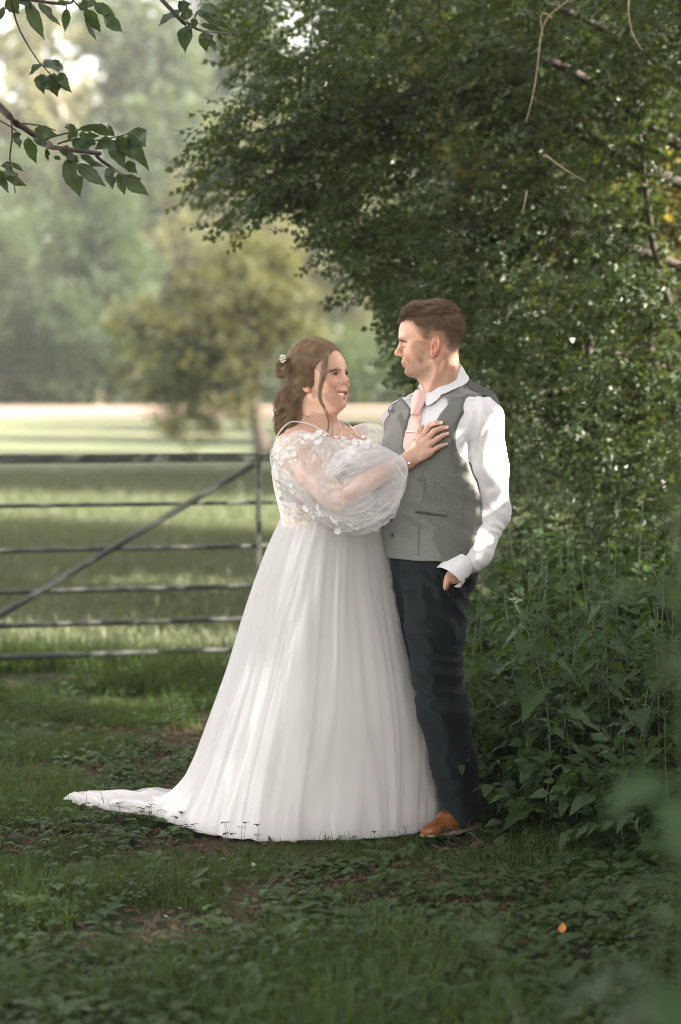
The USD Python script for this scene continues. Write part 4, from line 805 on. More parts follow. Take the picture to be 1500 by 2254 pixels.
hair_g = curves('hair', S, .0013, 'brown_hair', groom, .4); curves('short_hair', S2, .0009, 'cropped_hair', hair_g, .4)
# --- shirt
hem = float(G(950, 1229, 8.0)[2])
def torso_field(vol):
    vol.loft(TR, .02, zlim=(hem+.004, TR[:, 0].max())); vol.cone(G(1012, 872, 8.10), G(1060, 896, 8.07), .055, .053, .04); vol.cone(G(985, 878, 8.06), G(977, 840, 8.06), .080, .061, .035)
    return vol.chain([G(1000, 908, 8.02), shL], [.062, .064], .04).chain([G(960, 908, 8.1), shR], [.062, .060], .04)
sv = torso_field(Vol((-.36, -.36, .60), (.30, .50, 1.56), .0042))
sv.chain([shL, G(1078, 1030, 7.955), elL], [.062, .060, .054], .02).chain([elL, G(1052, 1195, 7.93), G(1036, 1228, 7.90)], [.053, .056, .050], .02)
sv.cone(G(1062, 1222, 7.90), G(1040, 1236, 7.885), .035, .03, .02)
sv.chain([shR, elR, wrR], [.058, .052, .04], .02)
shirt = sv.mesh(2)
def shirt_folds(p, n):
    arm = np.minimum(np.linalg.norm(np.cross(p-shL, elL-shL), axis=1)/np.linalg.norm(elL-shL), np.linalg.norm(np.cross(p-elL, wrL-elL), axis=1)/np.linalg.norm(wrL-elL)) < .085
    z = p[:, 2]; el = np.exp(-((z-elL[2]+.03)/.09)**2); wrz = smooth01(elL[2]-.02, wrL[2]+.02, z); ax = smooth01(shL[2]-.2, shL[2]-.05, z)
    ua = smooth01(elL[2]-.03, elL[2]+.06, z)
    d = .0026*ua*ridges(p, (1, .35, .12), .05, 9, 1.2, .7)+.0038*el*ridges(p, (.6, .3, 1), .045, 3, 1.2, .7)+.0050*wrz*ridges(p, (1, .2, .55), .034, 5, 1.3, .6)+.0040*ax*ridges(p, (1, .4, -.25), .036, 7, 1.3, .5)+.002*(meshkit.fbm(p/.09, 3, 31)-.5)
    return np.where(arm | (p[:, 0] < -.1), d, d*.25)
bumped(shirt, shirt_folds); obj('shirt', shirt, 'shirt_white', groom, smooth=True)
# armhole seam and yoke line
def ring_at(c, axis, r, n=48, sq=(1, 1)):
    axis = np.asarray(axis, float)/np.linalg.norm(axis); a = np.cross(axis, [0, 0, 1.0]); a /= np.linalg.norm(a); b = np.cross(axis, a); t = np.linspace(0, 2*np.pi, n); return np.asarray(c)+r*(np.cos(t)[:, None]*a*sq[0]+np.sin(t)[:, None]*b*sq[1])
# cuff
ca, cb = G(1017, 1234, 7.885), G(990, 1268, 7.86); cx_ = (cb-ca)/np.linalg.norm(cb-ca)
def cone_sheet(stations, n=56, axis=None, flat=1.0):
    rows = []
    for c, r in stations: rows.append(ring_at(c, axis, r, n+1, (1, flat))[:-1])
    return np.array(rows)
cuff = obj('cuff', thick(cone_sheet([(ca-cx_*.004, .048), (ca+cx_*.004, .0535), (ca+cx_*.03, .0545), (cb+cx_*.004, .055), (cb+cx_*.006, .0535)], axis=cx_, flat=.9), .003, True), 'shirt_white', groom, smooth=40)
side = np.cross(cx_, [0, 1.0, 0]); side /= np.linalg.norm(side); side = side if side[0] > 0 else -side
ck = ca*.42+cb*.58+side*.043+np.array([0, -.031, 0])
def disc(c, nrm, r, h, n=20):
    nrm = np.asarray(nrm, float)/np.linalg.norm(nrm); return tube([c-nrm*h/2, c+nrm*h*.2, c+nrm*h/2], [r, r, r*.8], n)
obj('cufflink', disc(ck, side*.55+np.array([0, -.8, 0]), .0075, .006), 'rose_gold', groom, smooth=40)
# --- collar, tie
from scipy.ndimage import map_coordinates
def push_out(vol, P_, dist, it=4):               # moves points out of a solid until they stand dist clear of it
    Q = P_.reshape(-1, 3).copy(); g = np.gradient(vol.d, vol.h)
    for _ in range(it):
        c = ((Q-vol.lo)/vol.h).T; d = map_coordinates(vol.d, c, order=1, mode='nearest'); G_ = np.stack([map_coordinates(k, c, order=1, mode='nearest') for k in g], 1); G_ /= np.linalg.norm(G_, axis=1, keepdims=True)+1e-6
        Q = Q+G_*np.maximum(0, dist-d)[:, None]
    return Q.reshape(P_.shape)
nc = G(972, 843, 8.055)
def col_ring(a, r, lift, out=0.0):               # a: 0 at the front of the throat, +-pi at the nape
    fr = math.radians(180+24); d = np.stack([np.cos(fr+a), np.sin(fr+a), 0*a], -1); return nc+d*(r+out)[:, None]*np.array([1.06, 1, 1])+np.stack([0*a, 0*a, lift], -1)
ang = np.linspace(-3.10, 3.10, 120); fa = np.abs(ang)/np.pi
topz = .000+.062*fa**1.1; tip_ = np.exp(-(np.abs(ang)-.74)**2/(.05+.55*(np.abs(ang) > .74))); hgt = .054-.010*fa+.044*tip_; gap = smooth01(.0, .20, np.abs(ang)); hgt = .012+(hgt-.012)*gap
rows = [col_ring(ang, .058+0*ang, topz-.03), col_ring(ang, .059+0*ang, topz), col_ring(ang, .062+0*ang, topz+.004), col_ring(ang, .066+0*ang, topz-.002), col_ring(ang, .070+.004*fa, topz-hgt*.35), col_ring(ang, .076+.008*tip_, topz-hgt*.7), col_ring(ang, .080+.016*tip_, topz-hgt)]
rows = np.array(rows); rows[3:] = push_out(sv, rows[3:], np.array([.0135])); obj('collar', thick(rows, .0016), 'shirt_white', groom, smooth=60)
tc = [(931, 864), (927, 880), (921, 900), (916, 922), (909, 950), (902, 984), (899, 1012)]; tw_ = [.031, .029, .020, .025, .035, .030, .012]
TP = np.array([torso_front(a, b, .004) for a, b in tc]); TP[0] = nc+np.array([math.cos(math.radians(204))*.070, math.sin(math.radians(204))*.074, -.027]); TP[1] = TP[0]*.5+TP[2]*.5
ax_ = np.array([-math.sin(math.radians(220)), math.cos(math.radians(220)), 0]); ax_ = ax_ if ax_[0] > 0 else -ax_; fdir = np.array([math.cos(math.radians(220)), math.sin(math.radians(220)), .1])
q = spline(TP, 40); from_ = np.interp(np.linspace(0, 1, 40), np.linspace(0, 1, 7), tw_); sidew = np.linspace(-1, 1, 11)
blade = np.array([[q[k]+ax_*s*from_[k]+fdir*.002*(1-s*s) for s in sidew] for k in range(11, 40)]); blade = push_out(sv, blade, .0025); obj('tie', thick(blade, .0025), 'tie_pink', groom, smooth=50)
knot = np.array([[q[k]+ax_*s*np.interp(k, [0, 5, 12, 14], [.024, .032, .022, .019])+fdir*(.010*(1-s*s)) for s in sidew] for k in range(0, 15)]); knot = push_out(sv, knot, .006)+fdir*.004; tie_k = obj('tie_knot', thick(knot, .006), 'tie_pink', groom, smooth=60)
kb = int(np.argmin(np.abs(blade[:, 5, 2]-G(0, 949, 7.9)[2]))); tb = blade[kb, 5]+fdir*.005; obj('tie_clip', rbox(-.026, .020, -.002, .002, -.0026, .0026, .0012), 'silver', groom, smooth=40).AddTransformOp().Set(Gf.Matrix4d(*np.block([[np.stack([ax_, fdir, [0, 0, 1]], 0), np.zeros((3, 1))], [tb[None], np.ones((1, 1))]]).ravel().tolist()))
# --- waistcoat
wv = torso_field(Vol((-.33, -.32, .72), (.28, .36, 1.54), .0036)); wv.d = wv.d-.0105
sl, X = wv.box(wv.lo, wv.lo+wv.h*wv.n); wv.d = np.maximum(wv.d, (hem-X[2]).astype(np.float32))
fn_ = np.array([math.cos(math.radians(222)), math.sin(math.radians(222)), 0]); ln_ = np.array([-fn_[1], fn_[0], 0]); ln_ = ln_ if ln_[0] > 0 else -ln_; pc_ = G(1022, 850, 8.03)
sidep = (X[0]-pc_[0])*fn_[0]+(X[1]-pc_[1])*fn_[1]+.16*(pc_[2]-X[2]); front = sidep > 0
lat = (X[0]*ln_[0]+X[1]*ln_[1]); lat = lat+0*X[2]
def shoulder_pt(a_, b_):
    o = G(985, b_, 8.05); k = ((a_-CX)/F); o_ = o+gbase; t = (k*o_[1]-o_[0])/(ln_[0]-k*ln_[1]); return o+ln_*t
def lat_of(pts):
    q = np.array([torso_front(a_, b_, .009) if b_ > 886 else shoulder_pt(a_, b_) for a_, b_ in pts]); z = np.array([G(a_, b_, y)[2] for (a_, b_), y in zip(pts, q[:, 1]+gbase[1])]); o = np.argsort(z); return z[o], (q @ ln_)[o]
zn, wn = lat_of([(899, 1006), (906, 1000), (938, 958), (965, 920), (988, 888), (1010, 860), (1021, 840)]); zf, wf = lat_of([(899, 1006), (886, 985), (890, 950), (903, 905), (916, 872), (924, 850)])
za = G(0, 1008, 7.92)[2]; Z2 = X[2]+0*lat; ext = np.array([.04, .0])
vn = np.maximum(lat-np.interp(Z2, np.r_[zn, zn[-1]+.1], np.r_[wn, wn[-1]+.05]), np.interp(Z2, np.r_[zf, zf[-1]+.1], np.r_[wf, wf[-1]])-lat); vn = np.maximum(vn, (za-Z2)*.5)
sp_ = (sidep+0*lat).astype(np.float32); wv.d = np.maximum(wv.d, -np.maximum(vn, -sp_).astype(np.float32))
zr, wr_ = lat_of([(1062, 862), (1050, 872), (1022, 905), (1004, 935), (996, 968), (996, 1000), (1008, 1036), (1034, 1062)]); wr_ = np.maximum.accumulate(wr_[::-1])[::-1]*0+wr_
ah = np.maximum(np.interp(Z2, zr, wr_)-lat, (zr[0]-Z2)*.7)
wv.d = np.maximum(wv.d, -np.maximum(ah, -sp_).astype(np.float32))
lc_ = float(G(955, 960, 8.05) @ ln_)-.05; dep_ = (X[0]-G(955, 960, 8.05)[0])*fn_[0]+(X[1]-G(955, 960, 8.05)[1])*fn_[1]+0*X[2]; zl_ = G(0, 1056, 8.1)[2]; uc = .080-.12*smooth01(zl_+.10, zl_, Z2)-.05*smooth01(zl_+.2, zl_+.30, Z2)
af = np.maximum(np.maximum(dep_-uc, lat-lc_), (zl_-Z2)*.7); wv.d = np.maximum(wv.d, -af.astype(np.float32))
pb_ = G(1000, 908, 8.02)*.03+shL*.97; nb_ = ln_*.93+np.array([0, 0, .36]); wv.d = np.maximum(wv.d, ((X[0]-pb_[0])*nb_[0]+(X[1]-pb_[1])*nb_[1]+(X[2]-pb_[2])*nb_[2]).astype(np.float32))
wv.cone(GH((-.02, 0, .02)), GH((-.045, 0, -.20)), .066, .070, .0, 'sub'); wv.cone(nc+[0, 0, -.02], nc+[.01, .01, .12], .088, .088, .0, 'sub')
fd_ = wv.d.copy(); wv.d = np.maximum(fd_, -sidep.astype(np.float32)); vest = wv.mesh(1); wv.d = np.maximum(fd_, sidep.astype(np.float32)); vback = wv.mesh(1)
def vest_folds(p, n):
    z = p[:, 2]; lower = np.exp(-((z-G(0, 1120)[2])/.10)**2)
    return .0040*lower*ridges(p, (.35, 0, 1), .05, 21, 1.3, .5)+.0030*smooth01(1.05, 1.3, z)*ridges(p, (1, .3, .6), .06, 23, 1.2, .5)+.0022*ridges(p, (.6, .1, 1), .075, 25, 1.1, .6)
bumped(vest, vest_folds); bumped(vback, vest_folds)
wc = obj('waistcoat', vest, 'waistcoat_wool', groom, smooth=50); obj('back_panel', vback, 'waistcoat_satin', wc, smooth=50)
vt = trimesh.Trimesh(vest.vertices, vest.faces, process=False)
def on_mesh(tree_v, px, py, Y0=7.4):             # the mesh's surface that the camera sees at a pixel: nearest vertex to the ray, towards the camera
    d = at(px, py, 1.0)-[0, 0, EYE]; o = np.array([0, 0, EYE])-gbase; d = d/np.linalg.norm(d); w = tree_v-o; t = w @ d; r = np.linalg.norm(w-t[:, None]*d, axis=1); k = r < .005
    if not k.any(): k = r < r.min()+.003
    return o+d*t[k].min()
def vest_line(pts, r=.0011, name='seam', mat='seam', lift=.0006):
    q = spline([on_mesh(vest.vertices, a, b)+[0, -lift, 0] for a, b in pts], 24); return obj(name, tube(q, r, 5), mat, wc, smooth=True)
vest_line([(936, 1052), (934, 1085), (926, 1130), (922, 1180), (921, 1222)]); vest_line([(1024, 1085), (1020, 1130), (1016, 1165)], .0008)
pk = [on_mesh(vest.vertices, a, b) for a, b in ((916, 1122), (948, 1126), (984, 1132))]
obj('pocket_welt', tube(spline([p+[0, -.001, 0] for p in pk], 12), .0042, 6), 'waistcoat_wool', wc, smooth=True); vest_line([(915, 1128), (948, 1132), (985, 1138)], .0014, 'pocket_slit', 'button_dark')
for a, b in ((858, 1143), (862, 1178)): p = on_mesh(vest.vertices, a+2, b); obj('button', disc(p+[-.001, -.002, 0], (-.75, -.65, 0), .0062, .004), 'button_dark', wc, smooth=40)
# --- trousers
tv = Vol((-.26, -.24, .02), (.22, .5, 1.0), .0042)
tv.loft(TR-np.outer(TR[:, 0] < .86, [0, 0, 0, .022, .012, 0])-[0, 0, 0, .002, .002, 0], .02, zlim=(G(0, 1290, 8.02)[2], G(0, 1222, 8.02)[2]))
def leg(pts, rr): tv.chain(pts, rr, .03)
leg([G(963, 1285, 7.99), G(960, 1380, 7.985), G(961, 1470, 7.98), G(975, 1560, 8.0), G(1000, 1680, 8.05), G(1020, 1800, 8.10)], [.112, .098, .081, .083, .074, .066])
leg([G(930, 1285, 8.10), G(930, 1480, 8.16), G(955, 1640, 8.24), G(985, 1772, 8.33)], [.105, .078, .070, .062])
bl_ = Vol(tv.lo, tv.lo+tv.h*(tv.n-1), tv.h)     # the front panel lies over the fingers in the pocket
bl_.cone(wr, hp, .037, .039, .012)
for k, l in enumerate((.8, .95, 1.0, .85)):
    b0_ = hp+np.array([(k-1.5)*.017, (k-1.5)*.008, -.012]); bl_.chain([b0_, b0_+fd*.5*l, b0_+fd*.95*l+[.012, .006, 0]], [.020, .018, .015], .015)
la_, lb_ = G(961, 1240, 7.9), G(989, 1314, 7.9); nl_ = np.array([-(lb_-la_)[2], 0, (lb_-la_)[0]]); nl_ /= np.linalg.norm(nl_); nl_ = nl_ if nl_[0] > 0 else -nl_
slp, Xp = tv.box(tv.lo, tv.lo+tv.h*tv.n); cutp = (Xp[0]-la_[0])*nl_[0]+(Xp[2]-la_[2])*nl_[2]+0*Xp[1]; lowp = Xp[2]-lb_[2]-.004+0*cutp
q_ = np.maximum(bl_.d, np.minimum(cutp, lowp)); h_ = np.clip(.5+.5*(q_-tv.d)/.012, 0, 1); tv.d = (q_*(1-h_)+tv.d*h_-.012*h_*(1-h_)).astype(np.float32)
hz0 = G(1016, 1806, 8.10); tv.half(hz0, np.array([.52, .25, -1.0])/1.15)
trou = tv.mesh(2)
def tr_folds(p, n):
    z = p[:, 2]; kn = np.exp(-((z-knL[2])/.11)**2); hemf = smooth01(.30, .09, z); hipf = smooth01(.55, .75, z)
    crease = .0
    return .0055*kn*ridges(p, (.25, 0, 1), .055, 31, 1.4, .5)+.0055*hemf*ridges(p, (.3, .2, 1), .05, 33, 1.3, .4)+.0045*hipf*ridges(p, (.8, .2, 1), .05, 35, 1.3, .5)+.003*ridges(p, (1, .2, .15), .07, 37, 1.2, .5)
bumped(trou, tr_folds); tro = obj('trousers', trou, 'trouser_wool', groom, smooth=True)
def tr_line(pts, r=.0011, name='seam', lift=.001): q = spline([on_mesh(trou.vertices, a, b)+[0, -lift, 0] for a, b in pts], 20); return obj(name, tube(q, r, 5), 'button_dark', tro, smooth=True)
tr_line([(961, 1240), (975, 1277), (989, 1312)], .0012, 'pocket_edge')
# --- shoes
def shoe(toe, heel, name_label=None):
    toe, heel = np.array(toe), np.array(heel); d = toe-heel; d[2] = 0; Ls = np.linalg.norm(d); d /= Ls; s = np.array([-d[1], d[0], 0]); Rm = np.stack([d, s, [0, 0, 1]], 1); Lf = .30; k = Ls/Lf
    def W(q): return (np.asarray(q)*k) @ Rm.T+heel*[1, 1, 0]+[0, 0, gz_]
    gz_ = float(ground_z(*(gbase+heel)[:2]))-gbase[2]+.012
    u = Vol((-.03, -.07, .0), (.34, .07, .16), .0028)
    u.ell((.055, 0, .05), (.052, .036, .06), .01).cone((.05, 0, .075), (.05, 0, .125), .038, .036, .015).cone((.06, 0, .085), (.165, 0, .05), .040, .034, .02).ell((.165, 0, .03), (.07, .046, .034), .015).ell((.235, 0, .022), (.062, .041, .027), .015)
    u.half((0, 0, .012), (0, 0, -1)); um = u.mesh(1); up = obj('shoe', trimesh.Trimesh(W(um.vertices), um.faces, process=False), 'tan_leather', groom, smooth=50)
    out = shapely.LineString([(.035, 0), (.15, .003), (.248, 0)]).buffer(.044).union(shapely.Point(.165, .002).buffer(.051)).union(shapely.Point(.04, 0).buffer(.041)).buffer(.02).buffer(-.02).simplify(.001)
    so = trimesh.creation.extrude_polygon(out, .010, engine='earcut'); so.apply_translation((0, 0, .004)); obj('sole', trimesh.Trimesh(W(so.vertices), so.faces, process=False), 'sole', up, smooth=40)
    hb = trimesh.creation.extrude_polygon(out.intersection(shapely.box(-.1, -.1, .075, .1)), .016, engine='earcut'); hb.apply_translation((0, 0, -.012)); obj('heel', trimesh.Trimesh(W(hb.vertices), hb.faces, process=False), 'sole_edge', up, smooth=40)
    kt = cKDTree(um.vertices)
    def surf(x, y): c = um.vertices; j = np.argmax(c[:, 2]-60*np.hypot(c[:, 0]-x, c[:, 1]-y)); return np.array([x, y, c[j, 2]])
    for x in (.128, .146, .164, .182): a, b, m_ = surf(x, -.016), surf(x+.006, .016), surf(x+.003, 0); obj('lace', tube(W(np.array([a, m_, b])+[0, 0, .0015]), .0028, 5), 'lace_dark', up, smooth=True)
    for sgn in (1, -1):
        loop = np.array([surf(.10, 0)+[0, 0, .004], surf(.105, sgn*.014)+[0, sgn*.01, .008], surf(.125, sgn*.03)+[0, sgn*.006, .0], surf(.13, sgn*.036)+[0, sgn*.006, -.012]]); obj('lace', tube(W(spline(loop, 12)), .0015, 5), 'lace_dark', up, smooth=True)
        for pts in ([(.168, .0), (.155, .03), (.13, .040)], [(.232, 0), (.205, .02), (.20, .036), (.175, .046)], [(.05, .036), (.085, .036), (.11, .03)]):
            q = spline([surf(x, sgn*y)+[0, sgn*.0008, .0005] for x, y in pts], 16); obj('brogue_seam', tube(W(q), .0011, 4), 'tan_leather_dark', up, smooth=True)
    return up
shoe(G(934, 1850, 7.955)*[1, 1, 0], G(1044, 1822, 8.19)*[1, 1, 0]); shoe(G(880, 1800, 8.22)*[1, 1, 0], G(1000, 1790, 8.42)*[1, 1, 0])
# ================================================================ the bride
BY = 8.15
bbase = at(735, 880, 8.2)*[1, 1, 0]; bbase[2] = float(ground_z(bbase[0], 8.2))
bride = thing('person', 'woman in long white tulle gown with train, hand on the man\'s chest, smiling up', 'person', bbase)
def B(px, py, Y=BY): return at(px, py, Y)-bbase
bv_ = math.radians(-32); Hb = rotm(0, 0, bv_) @ rotm(0, math.radians(-13), 0); bo = B(701, 843, 8.14); HS = .985
def BH(q): return (np.asarray(q)*HS) @ Hb.T+bo
fv = Vol((-.12, -.1, -.15), (.145, .1, .17), .0018)
fv.ell((.006, 0, .052), (.094, .074, .090)).ell((.046, 0, .040), (.064, .064, .062), .02).ell((.044, 0, -.018), (.056, .060, .070), .02)
for s in (1, -1):
    fv.cone((.0, s*.051, -.05), (.055, s*.015, -.088), .015, .014, .035); fv.ell((.067, s*.040, -.021), (.027, .023, .022), .016); fv.cone((.097, s*.014, .027), (.086, s*.042, .030), .008, .008, .014)
fv.ell((.036, 0, -.064), (.052, .052, .036), .02); fv.ell((.0675, 0, -.088), (.018, .021, .0165), .014); fv.ell((.032, 0, -.093), (.040, .034, .019), .02)
fv.cone((-.020, 0, -.02), (-.045, 0, -.2), .052, .055, .03); fv.cone((.012, 0, -.10), (-.012, 0, -.2), .028, .036, .03)
for s in (1, -1): fv.ell((.100, s*.032, .008), (.014, .019, .0125), .012, 'sub')
fv.cone((.0965, 0, .018), (.1085, 0, -.015), .0075, .0095, .010); fv.ball((.1110, 0, -.0180), .0105, .006)
for s in (1, -1): fv.ball((.0985, s*.0140, -.0225), .0085, .006); fv.ball((.1030, s*0.0062, -.0290), .0022, .003, 'sub'); fv.chain([(.094, s*.0225, -.025), (.088, s*.036, -.040), (.080, s*.046, -.058)], [.0014, .0018, .0008], .007, 'sub')
fv.ell((.075, 0, -.054), (.013, .042, .020), .014)
tt = np.linspace(-1, 1, 13); arc = lambda zc, up, x0, bk, hw: np.stack([x0-bk*tt**2, hw*tt, zc+up*tt**2], 1)
mouth = arc(-.0595, .0120, .0905, .0150, .0415); fv.chain(mouth, .0012+.0050*(1-tt**2), .004, 'sub')
fv.chain(arc(-.0515, .0065, .0875, .0155, .0405), .0022+.0018*(1-tt**2), .004); fv.chain(arc(-.0700, .0225, .0845, .0135, .0400), .0020+.0030*(1-tt**2), .004)
mouth2 = arc(-.0600, .0126, .0890, .0150, .0395); fv.chain(mouth2, .0008+.0056*(1-tt**2), .002, 'sub')
fv.ball((.087, 0, -.080), .004, .01, 'sub')
EYE_C = np.array([.0815, .0318, .0070])
for s in (1, -1):
    c = EYE_C*[1, s, 1]; fv.ball(c, .0140, .004); eo = arc(0, 0, 0, 0, 1)
    slit = np.stack([c[0]+.0150*np.cos(tt*1.02), c[1]+.0150*np.sin(tt*1.02), c[2]-.0006+.0012*np.sin(tt*2)*0+.0010*s*tt], 1); fv.chain(slit, .0008+.0034*(1-tt**2), .0015, 'sub')
    ec = np.array([-.008, s*.0745, -.004]); Re = rotm(0, math.radians(-14), 0) @ rotm(0, 0, s*math.radians(-15))
    fv.ell(ec, (.0145, .007, .030), .005, R=Re); fv.ell(ec+Re @ [0, s*.006, .005], (.0085, .0045, .018), .003, 'sub', R=Re); fv.ball(ec+Re @ [.004, 0, -.026], .0072, .004)
fm = fv.mesh(2)
fc = skin_tint(fm.vertices, (.60, .37, .265), None, None, .5, (.072, .046, -.022)); fvx = fm.vertices
lip = np.zeros(len(fvx))
for zc, up, x0, bk, hw, wd in ((-.0515, .0065, .0875, .0155, .0405, .0042), (-.0700, .0225, .0845, .0135, .0400, .0052)):
    k = np.abs(fvx[:, 1])/hw; zz = zc+up*k**2; lip = np.maximum(lip, np.exp(-((fvx[:, 2]-zz)/wd)**4)*smooth01(1.06, .9, k)*smooth01(.070, .076, fvx[:, 0]))
fc = fc*(1-lip[:, None])+lip[:, None]*np.array([.52, .22, .18])
for s in (1, -1):                                # eye shadow
    e = np.exp(-(((fvx[:, 0]-.099)/.012)**2+((fvx[:, 1]-s*.034)/.015)**2+((fvx[:, 2]-.0135)/.008)**2)); fc = fc*(1-.45*e[:, None]*np.array([.7, 1, 1]))
# torso, shoulders, arms
def brow_row(py, l, r, Y, dep, deg):
    z = B(735, py, Y)[2]; c = B((l+r)/2, py, Y); ph = math.radians(-deg); hw = (r-l)/2*Y/F; a = math.sqrt(max(hw**2-(dep*math.cos(ph))**2, 1e-4))/abs(math.sin(ph)); return (z, c[0], c[1], a, dep, ph)
BT = np.array([brow_row(950, 640, 782, 8.15, .075, 42), brow_row(975, 628, 800, 8.14, .095, 42), brow_row(1005, 616, 815, 8.13, .115, 42), brow_row(1040, 610, 822, 8.12, .128, 42), brow_row(1080, 616, 826, 8.13, .125, 42), brow_row(1112, 624, 836, 8.14, .128, 42), brow_row(1140, 630, 848, 8.15, .135, 42), brow_row(1180, 646, 836, 8.16, .12, 42)])
sR, eR, wR = B(641, 990, 8.01), B(738, 1098, 7.84), B(886, 1026, 7.80)
sL, eL, wL = B(776, 985, 8.26), B(850, 1090, 8.32), B(930, 1060, 8.33)
tvb = Vol((-.32, -.36, 1.0), (.20, .32, 1.48), .004)
tvb.loft(BT, .03, zlim=(BT[:, 0].min()+.02, BT[:, 0].max())); tvb.cone(B(702, 955, 8.14), BH((-.03, 0, -.13)), .058, .052, .045)
tvb.chain([B(700, 950, 8.14), sR], [.052, .054], .04).chain([B(715, 950, 8.16), sL], [.052, .052], .04)
tvb.chain([sR, sR*.5+eR*.5, eR], [.053, .050, .042], .02); tvb.chain([sL, eL], [.052, .042], .02)
f1, f2 = B(752, 985, 7.99), B(800, 990, 8.04); tvb.ell(B(757, 1015, 8.02), (.075, .06, .07), .03); tvb.ell(B(806, 1012, 8.12), (.065, .07, .065), .03)
btorso = tvb.mesh(2)
lowv = Vol((-.45, -.35, -.0), (.35, .4, 1.12), .012); lowv.loft(BT-[0, 0, 0, .01, .01, 0], .03, zlim=(BT[:, 0].min(), BT[:, 0].max()-.1)); lowv.ell(B(738, 1225, 8.18), (.15, .13, .10), .05)
for dx, dy in ((-.07, .0), (.06, .03)): lowv.chain([B(735, 1230, 8.18)+[dx, dy, 0], B(745, 1480, 8.2)+[dx, dy, 0], B(750, 1770, 8.22)+[dx*.8, dy, 0]], [.10, .07, .05], .04); lowv.cone(B(750, 1800, 8.22)+[dx*.8, dy, .03], B(830, 1805, 8.18)+[dx*.8, dy, .02], .04, .03, .02)
blow = lowv.mesh(2)
# right hand laid on the waistcoat: joints read off the photograph, depth from the waistcoat's surface
chest_v = np.vstack([vest.vertices, shirt.vertices, blade.reshape(-1, 3)])
def hz(zx, zy, off):                             # pixel of the enlarged detail -> point in front of the waistcoat
    px, py = 850+zx/8.82, 900+zy/8.82; q = on_mesh(chest_v, px, py)+gbase if py > 905 else at(px, py, 7.86); return at(px, py, q[1]-off)-bbase
hvv = Vol(B(770, 1110, 7.8)-[.02, .30, .02], B(1000, 905, 7.8)+[.02, .20, .02], .0016)
y_w = hz(400, 1020, .030); wR = y_w
fing = [[(690, 560, .022), (850, 318, .017), (965, 275, .011), (1080, 268, .008)], [(770, 620, .025), (940, 432, .018), (1075, 375, .011), (1185, 360, .008)], [(815, 710, .024), (1000, 582, .017), (1105, 520, .011), (1185, 490, .008)], [(850, 850, .021), (1000, 752, .015), (1090, 712, .010), (1165, 690, .008)]]
frad = [[.0108, .0092, .0080, .0066], [.0112, .0094, .0082, .0066], [.0106, .0090, .0078, .0064], [.0096, .0080, .0070, .0058]]
tips = []
for pts, rr in zip(fing, frad):
    J = np.array([hz(*q_) for q_ in pts]); hvv.chain(J, rr, .003); hvv.cone(y_w*.72+J[0]*.28, J[0], .0150, rr[0]*1.1, .010); tips.append((J[-2], J[-1], rr[-1]))
TH = np.array([hz(480, 760, .022), hz(610, 560, .018), hz(645, 430, .013), hz(690, 335, .010)]); hvv.chain(TH, [.0150, .0112, .0096, .0078], .006)
for a_, b_ in ((0, 1), (1, 2), (2, 3)):
    P0, P1 = hz(*fing[a_][0]), hz(*fing[b_][0]); hvv.cone(P0*.7+y_w*.3, P1*.7+y_w*.3, .0135, .0130, .010)
hvv.chain([eR, eR*.5+y_w*.5, y_w], [.040, .033, .0245], .01); hvv.cone(y_w, hz(640, 740, .026), .0235, .0190, .015); hvv.cone(y_w+[0, 0, -.006], hz(760, 860, .022), .020, .014, .012)
bhand = hvv.mesh(1)
fw = trimesh.Trimesh(BH(fm.vertices), fm.faces, process=False)
bwhole = union(blow, btorso, fw, bhand)
dist, near = cKDTree(fw.vertices).query(bwhole.vertices); sk = np.tile(np.array([.57, .355, .26]), (len(bwhole.vertices), 1)); kk = smooth01(.0004, .0002, dist)[:, None]
dist2, near2 = cKDTree(fw.vertices).query(bwhole.vertices); sk = np.where(dist2[:, None] < .0005, fc[near2], sk)
hd_ = cKDTree(np.array([hz(*q_[1]) for q_ in fing]+[hz(*q_[0]) for q_ in fing]+[t_[1] for t_ in tips]+[TH[3]])).query(bwhole.vertices)[0]; kn_ = np.exp(-(hd_/.010)**2)[:, None]; sk = sk*(1-kn_*np.array([.02, .16, .18]))
obj('body', bwhole, 'skin', bride, smooth=True, colors=sk)
for a_, b_, r_n in tips+[(TH[2], TH[3], .0074)]:     # nails
    d = (b_-a_)/np.linalg.norm(b_-a_); n_v = np.array([0, -1, 0])-d*(-d[1]); n_v /= np.linalg.norm(n_v); s_v = np.cross(d, n_v); c_v = b_+d*.0005+n_v*(r_n*.80)
    u_, w_ = np.meshgrid(np.linspace(-1, 1, 7), np.linspace(-1, 1, 7), indexing='ij'); sh = np.sqrt(np.clip(1-.3*np.maximum(0, u_)**2, .1, 1)); Pn = c_v+d*(u_[..., None]*.0062)+s_v*(w_*sh)[..., None]*r_n*.72+n_v*(.0022-.0032*w_**2-.0014*u_**2)[..., None]; obj('nail', thick(Pn, .0006), 'nail', bride, smooth=True)
